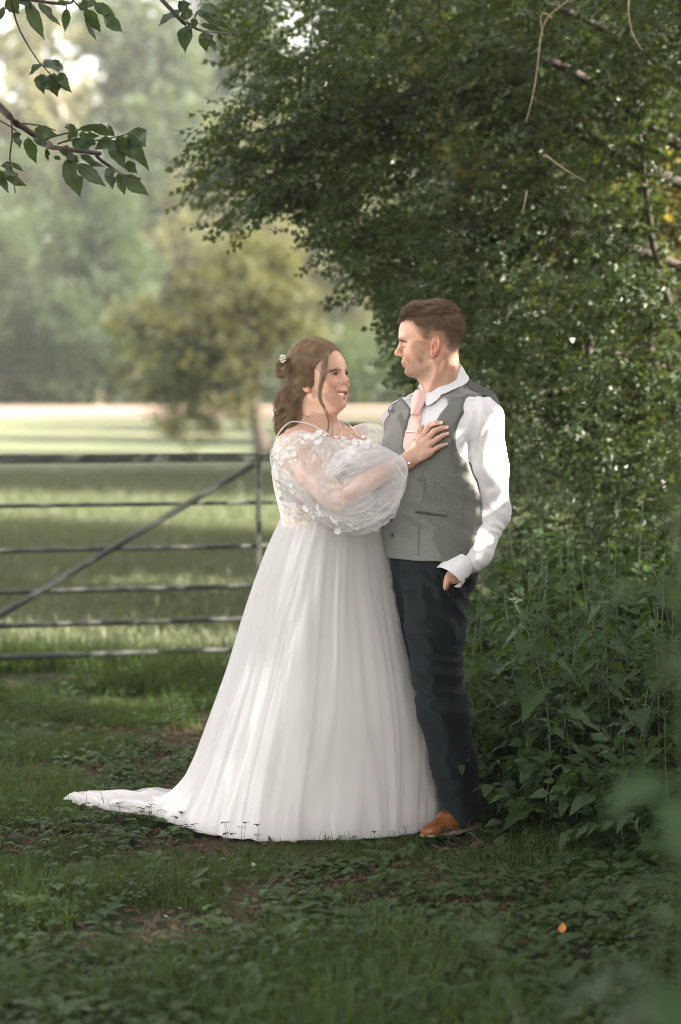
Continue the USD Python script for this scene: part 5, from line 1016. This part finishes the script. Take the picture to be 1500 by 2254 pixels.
# eyes, teeth, lashes, brows
def lift_v(vol, Q, dist):
    Q = np.asarray(Q, float).copy(); g0 = np.gradient(vol.d, vol.h)
    for _ in range(3):
        c = ((Q-vol.lo)/vol.h).T; d = map_coordinates(vol.d, c, order=1, mode='nearest'); g = np.stack([map_coordinates(k, c, order=1, mode='nearest') for k in g0], 1); g /= np.linalg.norm(g, axis=1, keepdims=True)+1e-6; Q = Q+g*(dist-d)[:, None]
    return Q
def eyeball(s, look):
    m = trimesh.creation.icosphere(4, .0127); look = np.asarray(look, float)/np.linalg.norm(look); c = m.vertices/.0127 @ look; col = np.full((len(m.vertices), 3), .62); col[:] = (.66, .62, .60)
    col[c > math.cos(.50)] = (.055, .06, .04); col[c > math.cos(.22)] = (.01, .01, .01); rim = (c > math.cos(.50)) & (c < math.cos(.44)); col[rim] = (.03, .04, .04)
    m.apply_translation(EYE_C*[1, s, 1]); obj('eyeball', trimesh.Trimesh(BH(m.vertices), m.faces, process=False), 'eye', bride, smooth=True, colors=col)
for s in (1, -1): eyeball(s, (.93, -.05+.0*s, .02))
tm_ = np.linspace(-1, 1, 25)
TE = np.array([np.stack([0.0845-.0140*tm_**2+dx, .0370*tm_, -.0548+.0078*tm_**2+dz*(1+.12*np.cos(tm_*22))], 1) for dx, dz in ((0, 0), (.0006, -.003), (.0002, -.0085))]); v_, f_ = grid_mesh(TE)
obj('teeth', (BH(v_), f_), 'teeth', bride, smooth=True)
MO = np.array([np.stack([0.075-.014*tm_**2, .040*tm_, -.0500+.006*tm_**2+dz], 1) for dz in (.004, -.020)]); v_, f_ = grid_mesh(MO); obj('mouth_lining', (BH(v_), f_), 'mouth_dark', bride)
for s in (1, -1):
    S = []
    for k in range(44):
        a = -.95+1.9*k/43; c = EYE_C*[1, s, 1]; p_ = np.array([.0148*math.cos(a), .0148*math.sin(a), .0030*(1-(a/1.0)**2)+.0004])+c; d = np.array([math.cos(a), math.sin(a)*1.1+.25*s, .45]); d /= np.linalg.norm(d); ln = .0058*(.75+.35*(s*a > 0)); S.append(BH(np.array([p_, p_+d*ln*.5-[0, 0, .0004], p_+d*ln+[0, 0, .0012]])))
    curves('eyelash', S, .0009, 'dark_brow', bride)
    ll = lift_v(fv, np.array([[.0146*math.cos(a), .0146*math.sin(a), .0032*(1-a*a)+.0004] for a in np.linspace(-.98, .98, 14)])+EYE_C*[1, s, 1], .0003); obj('eyeliner', tube(BH(ll), .0010, 5), 'dark_brow', bride, smooth=True)
    brow(lift_v(fv, [(.1020, s*.014, .0205), (.0975, s*.029, .0255), (.0870, s*.046, .0250), (.073, s*.057, .0165)], .0006), s, Hb*HS, bo, bride, n=95, w=.0024, ln=.008, seed=5, th=.0008)
# --- hair: half up, twisted to a clip, loose waves down the back
cap = Vol((-.15, -.11, -.18), (.13, .11, .19), .0028)
cap.ell((-.004, 0, .056), (.100, .084, .097)).ell((-.02, 0, .005), (.062, .084, .055), .02).ell((.046, 0, .062), (.052, .066, .054), .02); cap.ell((-.060, 0, .010), (.060, .070, .060), .03); cap.cone((-.075, 0, -.02), (-.082, 0, -.12), .058, .05, .03)
cap.ell((.114, 0, -.042), (.098, .2, .120), .012, 'sub', R=rotm(0, math.radians(-10), 0)); cap.cone((.02, 0, -.03), (-.005, 0, -.22), .062, .062, .008, 'sub'); cap.ell((.114, 0, .050), (.030, .050, .045), .01, 'sub')
capm = cap.mesh(2); hair_b = obj('hair', trimesh.Trimesh(BH(capm.vertices), capm.faces, process=False), 'honey_hair', bride, smooth=True)
def zb(zx, zy): return 560+zx/5, 720+zy/5
rb = np.random.default_rng(21)
def to_head(q): return ((np.asarray(q)-bo) @ Hb)/HS
clipP = np.array([-.098, -.020, .052])
S_up = []
cn = normals(capm)
front = np.where((capm.vertices[:, 2] > -.0) & (capm.vertices[:, 0] > .0))[0]
gcap = np.gradient(cap.d, cap.h)
def lift_cap(Q, dist):
    Q = np.asarray(Q, float).copy()
    for _ in range(3):
        c = ((Q-cap.lo)/cap.h).T; d = map_coordinates(cap.d, c, order=1, mode='nearest'); g = np.stack([map_coordinates(k, c, order=1, mode='nearest') for k in gcap], 1); g /= np.linalg.norm(g, axis=1, keepdims=True)+1e-6; Q = Q+g*(np.broadcast_to(dist, d.shape)-d)[:, None]
    return Q
for i in rb.choice(front, 4200):                 # combed back over the crown to the clip
    p_ = capm.vertices[i]; e_ = clipP*[1, np.sign(p_[1])*1.0 if abs(p_[1]) > .02 else 1, 1]*[1, .6, 1]+rb.normal(size=3)*[.004, .006, .008]; t = np.linspace(0, 1, 9)[:, None]
    drop = -.020*smooth01(.10, .0, p_[2]); c0 = np.array([-.01, 0, .045]); u0 = p_-c0; u1 = e_-c0; r0_, r1_ = np.linalg.norm(u0), np.linalg.norm(u1); om = math.acos(np.clip(u0 @ u1/r0_/r1_, -.99, .999)); Q = c0+(np.sin((1-t)*om)*u0/r0_+np.sin(t*om)*u1/r1_)/math.sin(om)*(r0_*(1-t)+r1_*t)+np.array([0, 0, 1])*(drop*np.sin(np.pi*t)); Q = lift_cap(Q, .0015+.0045*rb.uniform()*np.sin(np.pi*t[:, 0])+.0026*np.clip(np.sin(p_[2]*190+p_[1]*60), -.2, 1)*np.sin(np.pi*t[:, 0])**2); S_up.append(BH(Q))
curves('combed_hair', S_up, .0010, 'honey_hair', hair_b, .7)
S_lo = []
for k in range(130):                              # wavy locks: bundles of strands along one curl each
    side = rb.uniform(-1, 1); az = side*1.75; st0 = np.array([-.052-.048*math.cos(az), math.sin(az)*.068, rb.uniform(-.035, .045)-.03*max(0, abs(side)-.75)*4*.5]); L_ = rb.uniform(.17, .235); ph_, fr_ = rb.uniform(0, 6.28), rb.uniform(2.0, 3.0)
    t = np.linspace(0, 1, 20); amp = .010+.010*t; dn = np.array([-.18, .0, -1.0]) @ Hb*1.0
    dw = Hb.T @ np.array([-.06+.10*t[:, None]*0-.02, -.02, -1.0]).T if False else None
    world0 = BH(st0); W_ = world0+np.stack([(-.050*np.sin(np.pi*t*.8)+.025*t)*(.6+.4*math.cos(az))+amp*np.sin(6.28*fr_*t+ph_)*.8, -math.sin(-az)*.012*t*np.sign(1)+amp*np.cos(6.28*fr_*t+ph_)*.8, -L_*t], 1)
    for j in range(26): o_ = rb.normal(size=3)*.0048; sp = 1+.5*t[:, None]*rb.normal(); S_lo.append(W_+o_*(1+.3*np.sin(t*9+j)[:, None])*(1-.35*t[:, None])+rb.normal(size=(1, 3))*.003*t[:, None])
curves('loose_waves', S_lo, .0011, 'honey_hair', hair_b, .5)
S_tw = []                                        # the loop of twisted hair below the clip
loop = spline([B(*zb(345, 350), 8.12), B(*zb(300, 390), 8.11), B(*zb(262, 420), 8.11), B(*zb(255, 480), 8.10), B(*zb(285, 535), 8.09), B(*zb(330, 500), 8.09), B(*zb(350, 430), 8.09)], 22)
for j in range(260): S_tw.append(loop+rb.normal(size=3)*.0042+rb.normal(size=(1, 3))*.001)
curves('twisted_lock', S_tw, .0012, 'honey_hair', hair_b, .8)
S_fr = []                                        # strands framing the face
for pts, nn_ in (([(830, 200, 8.06), (770, 330, 8.035), (750, 480, 8.02), (725, 640, 8.00), (715, 760, 8.0), (750, 850, 8.0), (800, 960, 8.0), (805, 1150, 8.0)], 20), ([(845, 215, 8.06), (800, 340, 8.03), (785, 480, 8.015), (745, 640, 8.0), (725, 780, 8.0), (770, 880, 8.0)], 34), ([(830, 960, 8.0), (855, 1010, 8.0), (860, 1100, 7.99), (870, 1200, 7.99)], 5)):
    g_ = spline([B(*zb(a_, b_), y_) for a_, b_, y_ in pts], 20); t = np.linspace(0, 1, 20)[:, None]
    for j in range(nn_): S_fr.append(g_+rb.normal(size=3)*np.array([.0042, .003, .002])*(.35+.65*np.sin(np.pi*t))*(1 if nn_ > 10 else .5))
curves('face_framing_strand', S_fr, .0010, 'honey_hair', hair_b, .5)
ck_ = B(*zb(318, 352), 8.09); clip_mb = MB()
for k in range(9): s_ = trimesh.creation.icosphere(1, .0042); s_.apply_translation(ck_+np.array([.0075*math.cos(k*2.4)*(k > 0), -.005, .011*math.sin(k*2.4)*(k > 0)])); clip_mb.tm(s_)
obj('hair_clip', clip_mb.get(), 'silver', hair_b)
# --- gown
def tulle(name, base, edge, scale=26, col=(.80, .785, .775)):
    material(name, {'lw': ('layer_weight', {'blend': .42}), 'g': ('geometry', {}), 'n': ('noise_texture', {'scale': scale, 'detail': 4, 'roughness': .55, 'distortion': .6}), 'k': ('math', {'math_type': 'multiply_add', 'value2': edge, 'value3': base}), 'k2': ('math', {'math_type': 'multiply_add', 'value2': .30, 'value3': -.15}), 'k3': ('math', {'math_type': 'add', 'use_clamp': True}),
        'd': ('diffuse_bsdf', {'color': col, 'roughness': .3}), 'tl': ('translucent_bsdf', {'color': col}), 'dm': ('mix_closure', {'fac': .45}), 'tr': ('transparent_bsdf', {}), 'x': ('mix_closure', {})},
        [('g.position', 'n.vector'), ('lw.facing', 'k.value1'), ('n.fac', 'k2.value1'), ('k.value', 'k3.value1'), ('k2.value', 'k3.value2'), ('d.BSDF', 'dm.closure1'), ('tl.BSDF', 'dm.closure2'), ('k3.value', 'x.fac'), ('tr.BSDF', 'x.closure1'), ('dm.closure', 'x.closure2')], surface='x.closure')
tulle('tulle_sleeve', .10, .62, 34); tulle('tulle_skirt', .30, .7, 9); tulle('tulle_train', .34, .6, 12)
cloth('gown_lining', (.76, .745, .73), .6, .25, 400, .03, bump=.1, trans=.08); cloth('lace_white', (.82, .81, .80), .6, .3, 900, .05, trans=.15)
material('sheer_bodice', {'g': ('geometry', {}), 'v': ('voronoi_texture', {'scale': 75, 'feature': 'smooth_f1'}), 'n': ('noise_texture', {'scale': 45, 'detail': 4}), 'a': ('math', {'math_type': 'add'}), 'r': ('rgb_ramp', {'ramp': [(.80, (.76, .74, .72)), (1.0, (.66, .55, .48)), (1.2, (.60, .46, .38))]}), 'b': ('bump', {'strength': .5, 'distance': .003}), 'p': ('principled_bsdf', {'roughness': .6, 'sheen_weight': .2})},
    [('g.position', 'v.vector'), ('g.position', 'n.vector'), ('v.distance', 'a.value1'), ('n.fac', 'a.value2'), ('a.value', 'r.fac'), ('r.color', 'p.base_color'), ('a.value', 'b.height'), ('b.normal', 'p.normal')])
bod = Vol((-.32, -.30, 1.0), (.22, .30, 1.42), .004)
bod.loft(BT, .03, zlim=(B(0, 1168)[2], BT[:, 0].max()), grow=.008); bod.ell(B(757, 1015, 8.02), (.082, .067, .077), .03); bod.ell(B(806, 1012, 8.12), (.072, .077, .072), .03)
slb, Xb = bod.box(bod.lo, bod.lo+bod.h*bod.n); xs = np.array([B(a_, 0)[0] for a_ in (590, 640, 690, 735, 765, 795, 815, 850)]); zs = np.array([B(0, b_, 8.08)[2] for b_ in (1012, 992, 980, 966, 968, 1000, 985, 985)])
bod.d = np.maximum(bod.d, (Xb[2]-np.interp(Xb[0], xs, zs)).astype(np.float32)*.8); bodm = bod.mesh(1)
gown = obj('bodice', bodm, 'sheer_bodice', bride, smooth=50)
# skirt: silhouette rows of the photograph, turned into a full skirt with folds, hem and train
rowpy = np.array([1138, 1165, 1230, 1310, 1370, 1480, 1590, 1700, 1790, 1836]); rl = np.array([634, 622, 594, 566, 549, 518, 480, 440, 410, 400]); rr = np.array([842, 844, 856, 872, 884, 908, 930, 945, 954, 957])
SY = np.array([8.15, 8.15, 8.16, 8.18, 8.19, 8.20, 8.20, 8.21, 8.21, 8.21]); depf = np.array([.182, .188, .20, .215, .225, .24, .255, .27, .28, .285])
NT, NA = 120, 420
def skirt_sheet(grow, amp, seed, hemlift, top=0.0, train=1.0, fold_n=(17, 29)):
    r = np.random.default_rng(seed); th = np.linspace(0, 2*np.pi, NA, endpoint=False); t = np.linspace(0, 1, NT); zrow = np.array([B(0, p_, y_)[2] for p_, y_ in zip(rowpy, SY)]); s = np.linspace(0, 1, len(rowpy))
    from scipy.interpolate import PchipInterpolator as PI
    zt = PI(s, zrow)(t); cx = PI(s, [(B((a_+b_)/2, 0, y_)[0]) for a_, b_, y_ in zip(rl, rr, SY)])(t); hw = PI(s, (rr-rl)/2*SY/F)(t); dp = PI(s, depf)(t); cy = PI(s, SY-bbase[1])(t)
    T, A = np.meshgrid(t, th, indexing='ij'); w = meshkit.fbm(np.stack([np.cos(A)*2.2, np.sin(A)*2.2, T*.8+seed], -1), 3, seed)-.5
    fold = .6*np.sin(fold_n[0]*A+22*w+seed)+.3*np.sin(fold_n[1]*A+30*w+2*seed)*(meshkit.fbm(np.stack([np.cos(A)*3, np.sin(A)*3, 0*A+seed], -1), 2, seed+1)*2); fold = np.where(fold > 0, fold**1.0, fold); rad = 1+(amp*fold*(.15+.85*T**.8))/np.maximum(hw[:, None], .1)
    fine = meshkit.fbm(np.stack([np.cos(A)*26, np.sin(A)*26, T*1.6], -1), 2, seed+4)-.5; rad = rad+.010*fine*T
    x = cx[:, None]+(hw[:, None]+grow)*np.cos(A)*rad; y = cy[:, None]+(dp[:, None]+grow)*np.sin(A)*rad
    step = smooth01(-1.66, -1.58, np.where(A > np.pi, A-2*np.pi, A))*smooth01(1.9, 1.2, np.where(A > np.pi, A-2*np.pi, A)); x = x; ov = 1-step
    g_ = ground_z(x+bbase[0], y+bbase[1])-bbase[2]; hem_z = g_+.012+.070*step+hemlift+.006*np.sin(A*23+seed); y = y-.014*ov*T*(np.sin(A) < 0)
    z = zt[0]+(zt[:, None]-zt[0])*((zt[0]-hem_z)/(zt[0]-zt[-1])); z = z-top*(1-T)*0
    P_ = np.stack([x, y, z], -1)
    if train:                                    # the train: the last rows run out over the ground, back and to the left
        d_ang = np.angle(np.exp(1j*(A-math.radians(170)))); wgt = np.exp(-(d_ang/.62)**2)*smooth01(1.25, .9, np.abs(d_ang)); n2 = 46; u = np.linspace(0, 1, n2)[1:]; base = P_[-1]; L_ = .37*train*wgt[-1]
        dirx = np.array([-.985, .17]); rows = []
        for k in u:
            lat_ = 1-.25*k*smooth01(.02, .3, wgt[-1]); q = base.copy(); sp = base[:, :2]-base[:, :2].mean(0); q[:, 0] = base[:, 0]+dirx[0]*L_*k; q[:, 1] = base[:, 1]*lat_+(1-lat_)*.22+dirx[1]*L_*k
            gz2 = ground_z(q[:, 0]+bbase[0], q[:, 1]+bbase[1])-bbase[2]; rip = meshkit.fbm(np.stack([q[:, 0]*7, q[:, 1]*16, 0*q[:, 0]+seed], -1), 3, seed+8)-.45; crest = np.exp(-((q[:, 1]-.30)/.10)**2)
            q[:, 2] = np.maximum(base[:, 2]*(1-k)**2+(gz2+.020)*(1-(1-k)**2)+np.maximum(0, rip)*.10*smooth01(0, .35, k)*smooth01(.03, .3, wgt[-1])+.045*crest*smooth01(.5, 1, k)*wgt[-1]+.03*smooth01(.75, .95, k)*smooth01(1.0, .9, k)*wgt[-1], gz2+.012); q[:, 2] += .03*smooth01(.0, .25, k)*smooth01(.03, .4, wgt[-1]); rows.append(q)
        P_ = np.concatenate([P_, np.array(rows)])
        # a soft run-out where skirt meets train
        P_[:NT, :, 0] -= .10*wgt*smooth01(.70, 1.0, T)**2; P_[NT:, :, 0] -= .10*wgt[-1]*np.linspace(1, .3, n2-1)[:, None]; P_[:NT, :, 2] += .05*wgt*smooth01(.72, 1.0, T)**2; P_[NT:, :, 2] += .05*wgt[-1]*np.linspace(1, 0, n2-1)[:, None]**1.5
        for _ in range(24): P_[NT-30:NT+16] = .5*P_[NT-30:NT+16]+.25*(P_[NT-31:NT+15]+P_[NT-29:NT+17])
    v_, f_ = grid_mesh(P_, True); return v_, f_
sk0 = skirt_sheet(.006, .003, 3, .0, train=.9); skirt_o = obj('skirt', sk0, 'gown_lining', bride, smooth=True)
obj('tulle_layer', skirt_sheet(.012, .007, 11, .002, train=.97, fold_n=(11, 33)), 'tulle_skirt', skirt_o, smooth=True); obj('tulle_layer', skirt_sheet(.020, .012, 17, .004, train=1.0, fold_n=(9, 41)), 'tulle_train', skirt_o, smooth=True)
wa = np.array([ring_at((0, 0, 0), (0, 0, 1), 1, 81)[:-1]*[a_, b_, 1] for a_, b_ in ((1, 1),)])
# sleeves
def sleeve(ax_pts, rad, seed, grow, name='sleeve', n=120, m=170, sag=.012, up0=None):
    q = spline(ax_pts, n); t = np.linspace(0, 1, n); rr_ = np.interp(t, *rad)+grow; rr_ = np.convolve(np.pad(rr_, 4, 'edge'), np.ones(9)/9, 'valid'); rr_[-6:] = np.linspace(rr_[-6], np.interp(1, *rad)+grow*.2, 6)
    tg = np.gradient(q, axis=0); tg /= np.linalg.norm(tg, axis=1, keepdims=True); a_ = np.cross(tg, [0, 1.0, 0]); a_ /= np.linalg.norm(a_, axis=1, keepdims=True); b_ = np.cross(tg, a_); ph = np.linspace(0, 2*np.pi, m, endpoint=False)
    T, A = np.meshgrid(t, ph, indexing='ij'); env = np.sin(np.pi*np.clip(T, 0, 1))**.5; wv_ = meshkit.fbm(np.stack([np.cos(A)*1.6, np.sin(A)*1.6, T*3+seed], -1), 4, seed)-.5
    pleat = np.sin(15*A+10*wv_+4*T)*.045*(1.15-.7*env)+.045*np.sin(7*A+16*wv_+6*T+seed)*env; cr = meshkit.fbm(np.stack([np.cos(A)*2.6, np.sin(A)*2.6, T*7+seed], -1), 4, seed+2); cr = 1-np.abs(2*cr-1)*2.2; cr2 = meshkit.fbm(np.stack([np.cos(A)*4.5+T*3, np.sin(A)*4.5, T*11+seed], -1), 3, seed+6); cr2 = 1-np.abs(2*cr2-1)*3; cr3 = 1-np.abs(np.sin(3*A+5*T+9*wv_+seed))*2; rad_ = rr_[:, None]*(1+pleat+.42*wv_*env+.16*np.clip(cr, -.5, 1)*env+.07*np.clip(cr2, -.3, 1)*env+.05*np.clip(cr3, -.3, 1)*env)
    P_ = q[:, None]+rad_[..., None]*(np.cos(A)[..., None]*a_[:, None]+.92*np.sin(A)[..., None]*b_[:, None]); P_[..., 2] -= sag*env*smooth01(.3, .7, T); return grid_mesh(P_, True)
axR = [B(634, 978, 7.99), B(668, 1020, 7.94), B(712, 1064, 7.86), B(748, 1082, 7.80), B(800, 1062, 7.77), B(850, 1040, 7.77), B(884, 1028, 7.79)]
radR = ([0, .06, .22, .40, .48, .56, .70, .86, .95, 1.0], [.066, .080, .108, .098, .084, .096, .118, .112, .075, .036])
slv = obj('sleeve', sleeve(axR, radR, 5, 0), 'tulle_sleeve', bride, smooth=True); obj('sleeve_layer', sleeve(axR, radR, 9, -.012), 'tulle_sleeve', slv, smooth=True)
slL = obj('sleeve', sleeve([sL+[.01, .0, .0], sL*.5+eL*.5+[.02, 0, 0], eL, eL*.5+wL*.5, wL], ([0, .1, .3, .5, .75, .95, 1], [.066, .085, .10, .085, .10, .07, .036]), 7, 0), 'tulle_sleeve', bride, smooth=True)
cw = np.cross(wR-eR, [0, 1, 0]); obj('cuff_band', tube(ring_at(B(886, 1027, 7.79), B(886, 1027, 7.79)-B(850, 1040, 7.77), .034, 40), .004, 6, cap=False), 'lace_white', slv, smooth=True)
# straps, necklace, bracelet
def on_body(pts, off=.004, Y=8.1): return np.array([on_surf(btorso.vertices, a_, b_)+[0, -off, 0] for a_, b_ in pts])
def on_surf(V_, px, py):
    d = at(px, py, 1.0)-[0, 0, EYE]; d /= np.linalg.norm(d); o = np.array([0, 0, EYE])-bbase; w = V_-o; t = w @ d; r = np.linalg.norm(w-t[:, None]*d, axis=1); k = r < .006
    if not k.any(): k = r < r.min()+.003
    return o+d*t[k].min()
obj('strap', tube(spline(on_body([zb(225, 1330), zb(290, 1140), zb(370, 1062), zb(460, 1040), zb(560, 1055), zb(700, 1110), zb(830, 1190)], .002), 40), .0021, 6), 'lace_white', gown, smooth=True)
obj('strap', tube(spline(on_body([zb(935, 1022), zb(1000, 1040), zb(1060, 1085), zb(1110, 1150), zb(1190, 1225)], .002), 30), .0021, 6), 'lace_white', gown, smooth=True)
obj('necklace', tube(spline(on_body([zb(525, 945), zb(600, 1000), zb(700, 1075), zb(800, 1150), zb(880, 1205), zb(940, 1190), zb(960, 1150), zb(940, 1080), zb(915, 1020)], .0015), 60), .0009, 5), 'rose_gold', bride, smooth=True)
brc = y_w*.90+eR*.10; br_ax = (y_w-eR)/np.linalg.norm(y_w-eR); brace = obj('bracelet', tube(ring_at(brc+br_ax*.004, br_ax+np.array([.25, 0, .0]), .0272, 50), .0013, 5, cap=False), 'silver', bride, smooth=True); obj('charm', disc(hz(445, 1060, .052), (0, -1, 0), .0042, .002), 'silver', brace, smooth=40)
# lace: flowers and leaves sewn on along neckline, side and waist
def petal_set(kind, s, r):
    mb = MB()
    if kind == 'flower':
        for k in range(5):
            v_, f_ = leaf_mesh(s*r.uniform(.85, 1.1), s*1.05, 6, .15, -.35, 0, .95); mb.add(v_ @ rotm(0, 0, k*1.2566+r.uniform(-.15, .15)).T, f_)
        c_ = trimesh.creation.icosphere(1, s*.16); c_.apply_translation((0, 0, s*.1)); mb.tm(c_)
    else:
        for k in range(5):
            v_, f_ = leaf_mesh(s*.9, s*.42, 5, .2, -.2, 0, .8); mb.add(v_ @ rotm(0, 0, (1 if k % 2 else -1)*.8*(k < 4)).T+[s*.42*(k//2), 0, 0], f_)
    return mb.get()
slv_pts = np.vstack([sleeve(axR, radR, 5, 0)[0], bodm.vertices, sk0[0]]); slv_n = None
bn_all = np.vstack([meshkit.arrays(sleeve(axR, radR, 5, 0), True)[2], normals(bodm), meshkit.arrays(sk0, True)[2]]); kt_b = cKDTree(slv_pts)
rl_ = np.random.default_rng(31)
def lace(px, py, s, kind):
    p_ = on_surf(slv_pts, px, py); d_, i_n = kt_b.query(p_, k=12); nn_ = bn_all[i_n]; nn_ = (nn_*np.sign(-(nn_[:, 1:2])+1e-6)).mean(0)+[0, -.15, 0]; nn_ /= np.linalg.norm(nn_); a_ = np.cross(nn_, [0, 0, 1.0]); a_ /= np.linalg.norm(a_)+1e-9; b_ = np.cross(nn_, a_); ro = rl_.uniform(0, 6.28)
    v_, f_ = petal_set(kind, s, rl_); v_ = v_ @ rotm(0, 0, ro).T; obj('lace_flower' if kind == 'flower' else 'lace_leaf', (p_+nn_*.004+v_[:, :1]*a_+v_[:, 1:2]*b_+v_[:, 2:]*nn_, f_), 'lace_white', gown, smooth=True)
fl = [(617, 992), (626, 1006), (636, 990), (650, 984), (648, 1002), (638, 1016), (622, 1020), (662, 974), (676, 966), (690, 960), (702, 954), (712, 962), (630, 978), (745, 966), (757, 968), (770, 974), (782, 978), (798, 966), (812, 974), (826, 982), (700, 976), (612, 1040), (616, 1062), (628, 1080), (622, 1098), (640, 1096), (652, 1108), (634, 1116), (640, 1132), (660, 1128), (676, 1122), (690, 1132), (706, 1128), (722, 1136), (738, 1142), (756, 1150), (655, 1140), (648, 1080), (745, 1170), (752, 1180), (742, 1196), (770, 1158), (786, 1160), (628, 1052), (644, 1064)]
for k, (a_, b_) in enumerate(fl): lace(a_, b_, rl_.uniform(.008, .013), 'flower' if k % 2 == 0 else 'leaf')
for k in range(110):
    c_ = [(628, 1000, 16, 14), (680, 962, 30, 8), (765, 970, 26, 6), (815, 974, 20, 8), (630, 1075, 16, 40), (690, 1130, 50, 12), (760, 1150, 30, 8)][k % 7]; lace(c_[0]+rl_.normal()*c_[2]*.6, c_[1]+rl_.normal()*c_[3]*.6, rl_.uniform(.005, .010), 'flower' if k % 3 else 'leaf')
